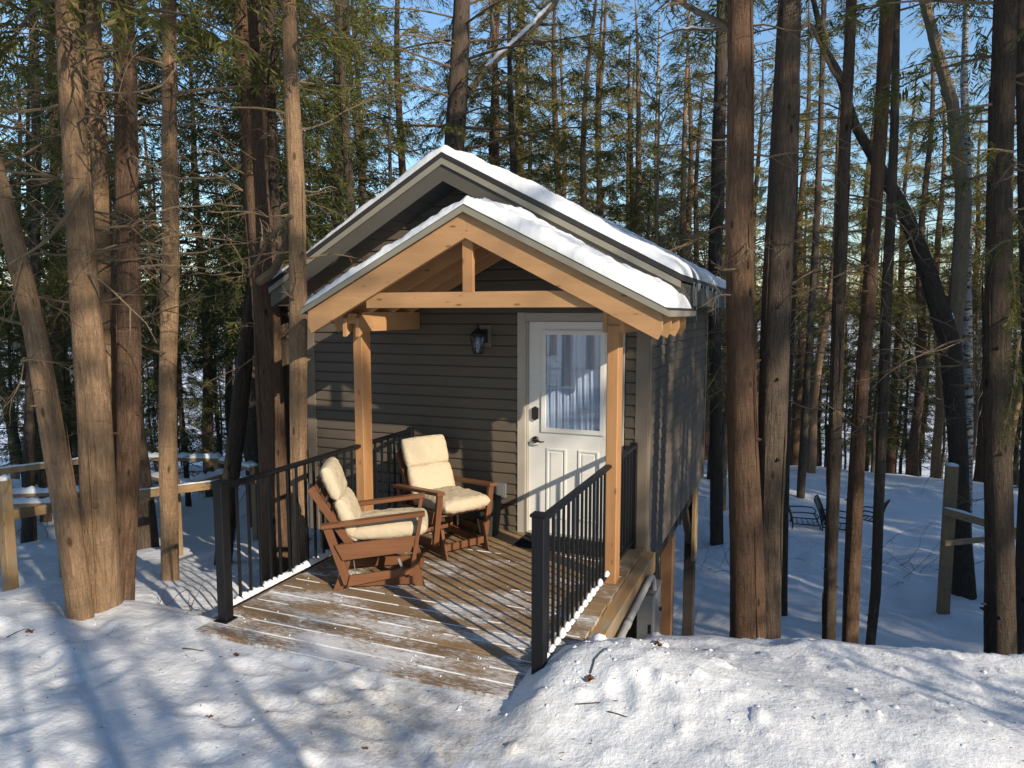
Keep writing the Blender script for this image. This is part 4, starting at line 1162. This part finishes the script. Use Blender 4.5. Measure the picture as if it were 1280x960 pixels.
hand('cedar_tree', [(1285, 700), (1288, 500), (1282, 300), (1279, 150), (1275, 0)], [22, 20, 19, 18, 17], 9.0,
     'trunk half cut by the right edge of the frame', BD, twz=(2, 7), ntw=12, cz=3.6, nb=40, Lmax=2.0)

# ---- background woods ----------------------------------------------------
def cam_xy(px, r):
    a = math.atan((px - CX) / F) - YAW; return r * math.sin(a), r * math.cos(a)
random.seed(5)
cnt = {}
def in_cabin(x, y): return -6.2 < x < -.3 and 3 < y < 11.8
rings = [(9.5, 13, 7), (13, 18, 22), (18, 26, 38), (26, 38, 34), (38, 55, 26), (55, 90, 14)]
for r0, r1, n in rings:
    k = 0; tries = 0
    while k < n and tries < 4000:
        tries += 1
        px = random.uniform(-90, 1370); r_ = random.uniform(r0, r1) / math.cos(math.atan((px - CX) / F)); x, y = cam_xy(px, r_)
        if in_cabin(x, y) or not clear(x, y, 1.2 if r0 < 18 else 1.5): continue
        if 915 < px and r_ < 24.5: continue         # open snow on the right
        if r_ < 18 and 200 < px < 330 and random.random() < .5: continue
        if 690 < px < 900 and random.random() < .45: src = random.choice([pF, pG, pE, pD])
        elif r_ > 45: src = random.choice([pA, pB, pD, pA, pE])
        else: src = random.choices([pA, pB, pC, pD, pE, pF, pG], [26, 24, 14, 16 if px < 700 else 24, 10, 5, 3])[0]
        s = random.uniform(.75, 1.15)
        if src in (pD,) and r_ < 16: continue
        if 690 < px < 900: s *= .8
        place(src, x, y, s, random.uniform(0, 6.28)); k += 1

for px, r_, sc in ((618, 17, .8), (690, 19, .85), (742, 22, .9), (785, 18, .72), (858, 21, .85), (884, 26, .95), (705, 27, 1.0), (1000, 27, 1.0), (1075, 30, 1.0), (1150, 27, .95), (1235, 30, 1.0), (500, 17, .85), (455, 20, .9)):
    x, y = cam_xy(px, r_); place(pD, x, y, sc, random.uniform(0, 6.28))
k = 0
while k < 18:
    px = random.uniform(690, 915); r_ = random.uniform(17, 40); x, y = cam_xy(px, r_)
    if in_cabin(x, y) or not clear(x, y, 1.2): continue
    place(random.choice([pF, pG, pF, pD, pE]), x, y, random.uniform(.6, .95) * min(1, .35 + r_ / 40), random.uniform(0, 6.28)); k += 1
k = 0
while k < 28:
    px = random.uniform(930, 1330); r_ = random.uniform(25, 60); x, y = cam_xy(px, r_)
    if not clear(x, y, 1.2): continue
    place(random.choice([pD, pD, pA, pC, pF]), x, y, random.uniform(.6, 1.0), random.uniform(0, 6.28)); k += 1

k = 0
while k < 72:
    px = random.choice([random.uniform(-60, 370), random.uniform(900, 1330)]); r_ = random.uniform(13, 40) if px < 400 else random.uniform(27, 44); x, y = cam_xy(px, r_)
    if in_cabin(x, y) or not clear(x, y, 1.0): continue
    place(pC, x, y, random.uniform(.35, .62) if px < 400 else random.uniform(.45, .8), random.uniform(0, 6.28), 'young dark evergreen low among the trunks of the woods', 'young evergreens under the woods'); k += 1

# ---- unseen woods to the right and behind the photographer, added to shade the scene --------------------------
SH = np.array([.869, -.495]); SP = np.array([.495, .869])
random.seed(33)
def shade(u, s, src, sc=1.0, rz=None):
    x, y = SP * u + SH * s
    a = math.degrees(math.atan2(x, y)) if y > 0 else 999
    if y > 0 and a < 17.5 and a > -62: return
    if not clear(x, y, .9) or math.hypot(x, y) < 2.2: return
    place(src, float(x), float(y), sc, random.uniform(0, 6.28) if rz is None else rz, 'unseen evergreen outside the view, added to shade the scene', 'added shade trees outside the view')
pS = proto('cedar_tree', 15.0, .065, 7.4, 3.0, 70, 17, 12, .46, M['bark'], M['fol'], 'unseen evergreen outside the view, added to shade the scene', group='added shade trees outside the view', twigs=4)
SHADED = []
# high crowns added near the photographer: they shade the tops of the left trees and dapple the rest
for u, s_ in ((-.9, 6.0), (.5, 7.2), (-2.6, 4.4), (-4.6, 5.0), (-2.0, 10), (8.9, 3.2), (8.0, 8.0), (-5, 8), (-4.6, 11)): shade(u, s_, pS, random.uniform(.95, 1.08))
# low unseen evergreens added to shade the foreground snow and bank
for u, s_, c in ((4.6, 5.0, .36), (5.5, 6.0, .42), (4.3, 3.0, .27), (1.15, 3.2, .40), (.1, 2.6, .38), (-1.1, 3.4, .42), (-.5, 5.6, .52), (-2.2, 3.0, .40), (1.6, 6.4, .50), (-3.4, 4.2, .45)): shade(u, s_, pC, c)
for u, s_ in ((7.6, 7.5), (8.6, 4.6), (6.3, 11)): shade(u, s_, pS, 1.0)
for u, s_, c in ((-.7, 2.3, .42), (.6, 1.9, .34), (.9, 5.8, .5), (-1.5, 2.2, .36), (6.2, 4.2, .34), (7.0, 5.2, .38), (7.8, 4.2, .34), (8.7, 6.2, .42), (9.6, 4.4, .38), (10.5, 6, .42), (-.3, 3.9, .45), (.7, 4.6, .46), (-1.8, 5.2, .5), (-2.9, 5.6, .5)): shade(u, s_, pC, c)
for u, s_ in ((-4.4, 8), (-5.2, 6.5), (-3.9, 13.5), (-4.6, 17), (-6.2, 13)): shade(u, s_, random.choice([pA, pC]), random.uniform(.8, 1.0))
for k in range(90): shade(random.uniform(9.4, 38), random.uniform(2, 26), random.choice([pA, pB, pC, pA]), random.uniform(.9, 1.25))
for k in range(60):
    a = random.uniform(0, 2 * math.pi); r_ = random.uniform(5, 26); x, y = r_ * math.sin(a), r_ * math.cos(a)
    u, s_ = x * SP[0] + y * SP[1], x * SH[0] + y * SH[1]
    if s_ > -2 and -3.6 < u < 7.8: continue
    shade(u, s_, random.choice([pA, pB, pS]), 1.1)

# ================================================================== FENCES
def rail_bar(mb, p, q, w=.09, h=.04): mb.beam(p, q, w, h)
def snow_on(mb, p, q, w=.08, th=.045):
    p = np.array(p, float); q = np.array(q, float); n = 24; t = np.linspace(0, 1, n)[:, None]
    c = p + (q - p) * t; d = q - p; d /= np.linalg.norm(d); sd = np.cross(d, [0, 0, 1.0]); sd /= np.linalg.norm(sd)
    th_ = np.linspace(0, math.pi, 7); hh_ = th * (1 + .5 * rng.normal(size=(n, 1)) * .4) * np.minimum(1, np.minimum(t, 1 - t) * 25)
    V = c[:, None] + sd * (w / 2 * np.cos(th_))[None, :, None] + np.array([0, 0, 1.0]) * (np.sin(th_)[None] * hh_)[..., None]
    mb.grid(V)
snowmb = MB()
def fence(label, posts, rails, mat=M['fencewood']):
    b = posts[0] if posts else rails[0][0]
    o = empty('wooden_fence', (float(b[0]), float(b[1]), float(tz(b[0], b[1]))), label, 'fence')
    for (x, y, zt, w) in posts:
        mb = MB(); mb.box(x - w / 2, x + w / 2, y - w / 2, y + w / 2, tz(x, y) - .3, zt, bev=.006); mb.build('post', mat, o)
        n = 8; mb2 = snowmb; th_ = np.linspace(0, 6.28, 9)
        snowmb.tube([(x, y, zt), (x, y, zt + .025), (x, y, zt + .042)], [w * .6, w * .5, w * .2], 8)
    for p, q, w, hh_, sn in rails:
        mb = MB(); mb.beam(p, q, w, hh_); mb.build('rail', mat, o)
        if sn: snow_on(snowmb, np.array(p) + [0, 0, hh_ / 2], np.array(q) + [0, 0, hh_ / 2], w * .95, sn)
    return o
# left: a railed landing beyond the tree cluster
a0 = at(4, 600, 6.9); a1 = at(80, 652, 8.0); a2 = at(216, 598, 9.0); a3 = at(322, 606, 9.0)
fence('low wooden rail fence with snow in front of the left woods', [(a0[0], a0[1], a0[2], .10), (a1[0], a1[1], a1[2] + .02, .11), (a2[0], a2[1], a2[2], .12)],
      [(at(-40, 652, 6.8), at(110, 628, 8.0), .05, .10, .0), (at(-40, 620, 8.4), at(140, 614, 8.9), .14, .04, .06), (at(-40, 632, 7.9), at(100, 628, 8.3), .14, .04, .05), (at(100, 627, 8.0), at(330, 598, 9.2), .05, .10, .012)])
b1 = at(100, 572, 10.5)
fence('upper wooden handrails of the snowy landing beyond the left fence', [(at(204, 566, 11)[0], at(204, 566, 11)[1], at(204, 566, 11)[2], .09), (at(272, 574, 11)[0], at(272, 574, 11)[1], at(272, 572, 11)[2], .09), (at(318, 584, 10.2)[0], at(318, 584, 10.2)[1], at(318, 582, 10.2)[2], .09)],
      [(at(-40, 594, 9.5), at(120, 574, 10.3), .05, .08, .02), (at(165, 572, 11), at(278, 574, 11), .16, .05, .06), (at(278, 576, 10.9), at(318, 586, 10.2), .14, .05, .05),
       (at(165, 590, 10.6), at(238, 606, 10.0), .15, .05, .05), (at(240, 604, 10.2), at(318, 580, 11.0), .14, .04, .06)])
# right: tall fence post with two rails
p = at(1190, 582, 11.5)
e1 = at(1290, 668, 9.8); e2 = at(1290, 672, 11.4); pp = at(1190, 640, 11.5)
fence('tall square fence post with two rails in the snow at the right', [(p[0], p[1], p[2], .17)],
      [(at(1180, 639, 11.36), at(1300, 673, 11.0), .04, .12, .03), (at(1180, 679, 11.36), at(1300, 668, 13.2), .04, .09, .0)])
o = snowmb.build('fence_snow', M['roofsnow'], smooth=True); tag(o, 'snow capping the wooden fence posts and rails', 'snow', kind='stuff')

mb = MB()
for pts, d, r_ in (([(600, 98), (612, 82), (636, 60), (664, 34), (690, 6)], 13.0, .05), ([(846, 35), (868, 36), (892, 37), (910, 36)], 6.38, .012),
                   ([(1106, 212), (1118, 236), (1128, 252)], 12.6, .06), ([(1150, 318), (1158, 334)], 12.6, .09), ([(1182, 398), (1190, 412), (1193, 424)], 12.6, .11), ([(1118, 228), (1106, 214), (1092, 198)], 12.6, .05)):
    P = [at(a, b, d) + np.array([0, 0, r_ * .9]) - FW * r_ * .25 for a, b in pts]
    Q, t, L = interp_path(P, .04); Q = Q + rng.normal(size=Q.shape) * .004
    w_ = np.interp(np.linspace(0, 1, len(Q)), [0, .12, .88, 1], [.1, 1, 1, .1]) * r_ * (.55 + .35 * rng.random(len(Q)))
    mb.tube(Q, w_, 8)
o = mb.build('branch_snow', M['roofsnow'], smooth=True); tag(o, 'strips of snow caught on the big slanting limbs', 'snow', kind='stuff')

# ================================================================== PATIO CHAIRS half buried on the lower lawn
def iron_chair(label, px, py, d, rot, sc=1.0):
    b = at(px, py, d); x, y = b[0], b[1]; z = tz(x, y) - .30
    o = empty('patio_chair', (x, y, z), label, 'chair', 'snowbound iron patio chairs')
    ca, sa = math.cos(rot), math.sin(rot)
    def q(a, b_, c): return np.array([x, y, z]) + sc * np.array([a * ca - b_ * sa, a * sa + b_ * ca, c])
    mb = MB()
    for s in (-.28, .28):
        mb.tube([q(-.46, s, 1.0), q(-.36, s, .78), q(-.28, s, .55), q(-.26, s, .38), q(-.30, s, .0)], .018, 7)
        mb.tube([q(-.32, s, .66), q(.0, s, .68), q(.22, s, .67), q(.30, s, .60), q(.26, s, .5), q(.34, s, .38), q(.36, s, 0)], .016, 7)
    mb.build('frame', M['iron'], o)
    mb = MB()
    for k in range(7):
        s = -.28 + .56 * k / 6; mb.tube([q(-.46, s, .99), q(-.36, s, .77), q(-.28, s, .42)], .009, 5)
    mb.tube([q(-.46, -.28, 1.0), q(-.47, 0, 1.03), q(-.46, .28, 1.0)], .018, 7)
    mb.build('backrest', M['iron'], o)
    mb = MB()
    for k in range(6): a = -.27 + .6 * k / 5; mb.tube([q(a, -.28, .39), q(a, .28, .39)], .010, 5)
    mb.tube([q(-.27, -.28, .39), q(.34, -.28, .39)], .015, 6); mb.tube([q(-.27, .28, .39), q(.34, .28, .39)], .015, 6)
    mb.build('seat', M['iron'], o)
    return o
iron_chair('black iron patio chair half buried in snow, left of the two trunks', 1005, 637, 17.0, R(5))
iron_chair('black iron patio chair tipped low in the snow between the slim trunks', 1046, 637, 16.6, R(-8))
iron_chair('black iron patio chair seen between the second and third slim trunks', 1088, 633, 17.4, R(160), .8)

# ================================================================== LITTER: leaves, sticks, brush
def leaf_obj(px, py, z, size, label, seed):
    r_ = FW * F + RT * (px - CX) + UP * (CY - py); t = (z - ZC) / r_[2]
    x, y = CAM[0] + r_[0] * t, CAM[1] + r_[1] * t; z = tz(x, y) + .006
    rs = np.random.default_rng(seed); mb = MB()
    n = 22; a = np.linspace(0, 2 * math.pi, n, endpoint=False)
    rr_ = size * (.55 + .45 * np.abs(np.sin(a * 2.5 + seed)) ** .7) * (1 + .1 * rs.normal(size=n))
    ring = np.stack([x + rr_ * np.cos(a), y + rr_ * np.sin(a) * .8, z + size * (.22 + .35 * np.sin(a * 3 + seed))], -1)
    ring2 = np.stack([x + rr_ * .5 * np.cos(a), y + rr_ * .5 * np.sin(a) * .8, z + size * (.05 + .15 * np.sin(a * 2 + seed))], -1)
    V = np.concatenate([[[x, y, z]], ring2, ring]); Fc = [(0, 1 + i, 1 + (i + 1) % n) for i in range(n)] + [(1 + i, 1 + n + i, 1 + n + (i + 1) % n, 1 + (i + 1) % n) for i in range(n)]
    mb.add(V, Fc); mb.tube([(x, y, z + .002), (x + size * .9, y + size * .6, z + size * .4)], .0015, 4)
    o = mb.build('dry_leaf', M['leaf']); tag(o, label, 'leaf')
leaf_obj(737, 858, .12, .034, 'curled dark leaf on the snowbank right of the railing post', 3)
leaf_obj(38, 795, 0, .030, 'dry brown leaf on the snow in front of the left tree cluster', 5)
leaf_obj(712, 946, .12, .030, 'crumpled brown leaf on the snow at the bottom middle', 7)
leaf_obj(822, 817, .1, .036, 'pale brown leaf lying on top of the snowbank', 9)
leaf_obj(457, 937, 0, .014, 'tiny reddish leaf on the trodden snow at the bottom', 11)
leaf_obj(296, 817, 0, .022, 'small dark leaf on the snow left of the deck edge', 13)
leaf_obj(263, 901, 0, .016, 'small dark scrap of leaf in the left foreground snow', 15)
mb = MB()
for _ in range(520):
    x = random.uniform(-6.2, 2.2); y = random.uniform(1.7, 4.6)
    if -3.7 < x < -1.2 and y > 3.4: continue
    z = tz(x, y) + .002; L = random.choice([.006, .009, .014, .022]); a = random.uniform(0, 6.28)
    mb.tube([(x, y, z), (x + L * math.cos(a), y + L * math.sin(a), z + random.uniform(0, .004))], [random.uniform(.0012, .0035), .001], 4)
o = mb.build('forest_litter', M['leaf']); tag(o, 'scattered needles and bark crumbs on the foreground snow', 'litter', kind='stuff')
mb = MB()
def clod(x, y, r_):
    u = np.linspace(0, math.pi, 7)[:, None]; v = np.linspace(0, 2 * math.pi, 9)[None]
    rr_ = r_ * (1 + .5 * rng.normal(size=(7, 9)) * .35); rr_[:, -1] = rr_[:, 0]; rr_[0] = rr_[0, 0]; rr_[-1] = rr_[-1, 0]
    mb.grid(np.stack([x + rr_ * np.sin(u) * np.cos(v), y + rr_ * np.sin(u) * np.sin(v) * 1.1, tz(x, y) - r_ * .12 + rr_ * .62 * np.cos(u)], -1)[::-1])
for _ in range(170):
    t_ = random.random()
    if t_ < .5: x, y = random.gauss(-.9, .35), random.gauss(3.75, .3)
    elif t_ < .8: x, y = random.uniform(-1.1, 2.6), random.gauss(4.2, .35)
    else: x, y = random.uniform(-5.5, 2), random.uniform(1.8, 3.5)
    if x < -1.2 and y > 3.42: continue
    clod(x, y, random.choice([.005, .007, .009, .012, .018 if t_ < .8 else .008]) * random.uniform(.7, 1.3))
clod(-1.08, 4.12, .07); clod(-.86, 4.2, .05); clod(-.72, 4.12, .06)
o = mb.build('snow_clods', M['roofsnow'], smooth=True); tag(o, 'loose crumbs and clods of shovelled snow on the bank', 'snow', kind='stuff')
def stick(pts, label, r0=.004):
    P = []
    for px, py in pts:
        rr_ = FW * F + RT * (px - CX) + UP * (CY - py); t = (.05 - ZC) / rr_[2]; x, y = rr_[0] * t, rr_[1] * t
        P.append((x, y, tz(x, y) + .006))
    mb = MB(); mb.tube(P, np.linspace(r0, r0 * .5, len(P)), 5); o = mb.build('fallen_twig', M['bark_dark']); tag(o, label, 'twig')
stick([(8, 790), (20, 786), (33, 781)], 'short dark twig on the snow at the far left')
stick([(228, 800), (240, 801), (254, 803)], 'thin dark twig lying left of the deck corner')
stick([(720, 896), (745, 895), (772, 894)], 'thin straight twig on the front slope of the snowbank')
stick([(760, 906), (772, 909), (784, 912)], 'short bent twig low on the snowbank')
stick([(738, 868), (743, 855), (752, 848), (757, 845)], 'fine curved twig beside the dark leaf on the snowbank')
def brush(px, py, d, n, L, label, name='dead_brush', spread=.25):
    b = at(px, py, d); mb = MB()
    for _ in range(n):
        x = b[0] + random.gauss(0, spread); y = b[1] + random.gauss(0, spread * .6)
        twig(mb, (x, y, tz(x, y) - .02), rng.normal(size=3) * [.6, .6, .2] + [0, 0, .6], L * random.uniform(.5, 1.2), .005, 2, 0, .5)
    o = mb.build(name, M['bark_dark']); tag(o, label, 'brush', kind='stuff')
brush(236, 745, 5.9, 7, .34, 'tangle of bare twigs poking out of the snow beside the near left railing post')
brush(905, 640, 14, 10, 1.6, 'bare dark branches sprawling over the snow at the rear corner of the cabin', spread=.5)
brush(1125, 815, 7.0, 3, .35, 'few short stalks poking from the snow right of the slim trunks')
brush(990, 800, 7.6, 4, .5, 'low bent stalk in the snow between the joined pair and the slim trunks', spread=.3)
brush(1220, 560, 13.4, 14, 1.4, 'tangled dead branches around the foot of the bent trunk', spread=.7)
brush(60, 590, 12.5, 12, 1.2, 'dark brush behind the left fence rails', spread=.7)

# ================================================================== LIGHT, SKY, CAMERA
w = bpy.data.worlds.new('World'); scene.world = w; w.use_nodes = True
nt = w.node_tree; bg = nt.nodes['Background']
sky = nt.nodes.new('ShaderNodeTexSky'); sky.sky_type = 'NISHITA'; sky.sun_disc = False
EL = R(25.3); RO = math.atan2(SH[0], SH[1])
sky.sun_elevation = EL; sky.sun_rotation = RO; sky.air_density = 1.45; sky.dust_density = .2; sky.ozone_density = 5.5; sky.altitude = 200
nt.links.new(sky.outputs[0], bg.inputs['Color']); bg.inputs['Strength'].default_value = .15
sd_ = bpy.data.lights.new('sun', 'SUN'); sd_.energy = 4.4; sd_.angle = R(.55); sd_.color = (1.0, .865, .68)
so = bpy.data.objects.new('sun', sd_); COL.objects.link(so); so.location = (12, -8, 12)
v = Vector((SH[0] * math.cos(EL), SH[1] * math.cos(EL), math.sin(EL)))
so.rotation_euler = v.to_track_quat('Z', 'Y').to_euler()
cam = bpy.data.cameras.new('camera'); co = bpy.data.objects.new('camera', cam); COL.objects.link(co)
co.location = CAM; co.rotation_euler = (math.pi / 2 - PITCH, 0, YAW)
cam.sensor_fit = 'HORIZONTAL'; cam.sensor_width = 36; cam.lens = 36 * F / 1280; cam.clip_start = .05; cam.clip_end = 3000
scene.camera = co
scene.view_settings.view_transform = 'Standard'; scene.view_settings.look = 'None'; scene.view_settings.exposure = 0.40; scene.view_settings.gamma = 1.0
scene.cycles.max_bounces = 5; scene.cycles.diffuse_bounces = 3; scene.cycles.glossy_bounces = 2; scene.cycles.transmission_bounces = 3; scene.cycles.transparent_max_bounces = 6
scene.cycles.use_denoising = True
scene.cycles.sample_clamp_indirect = 6
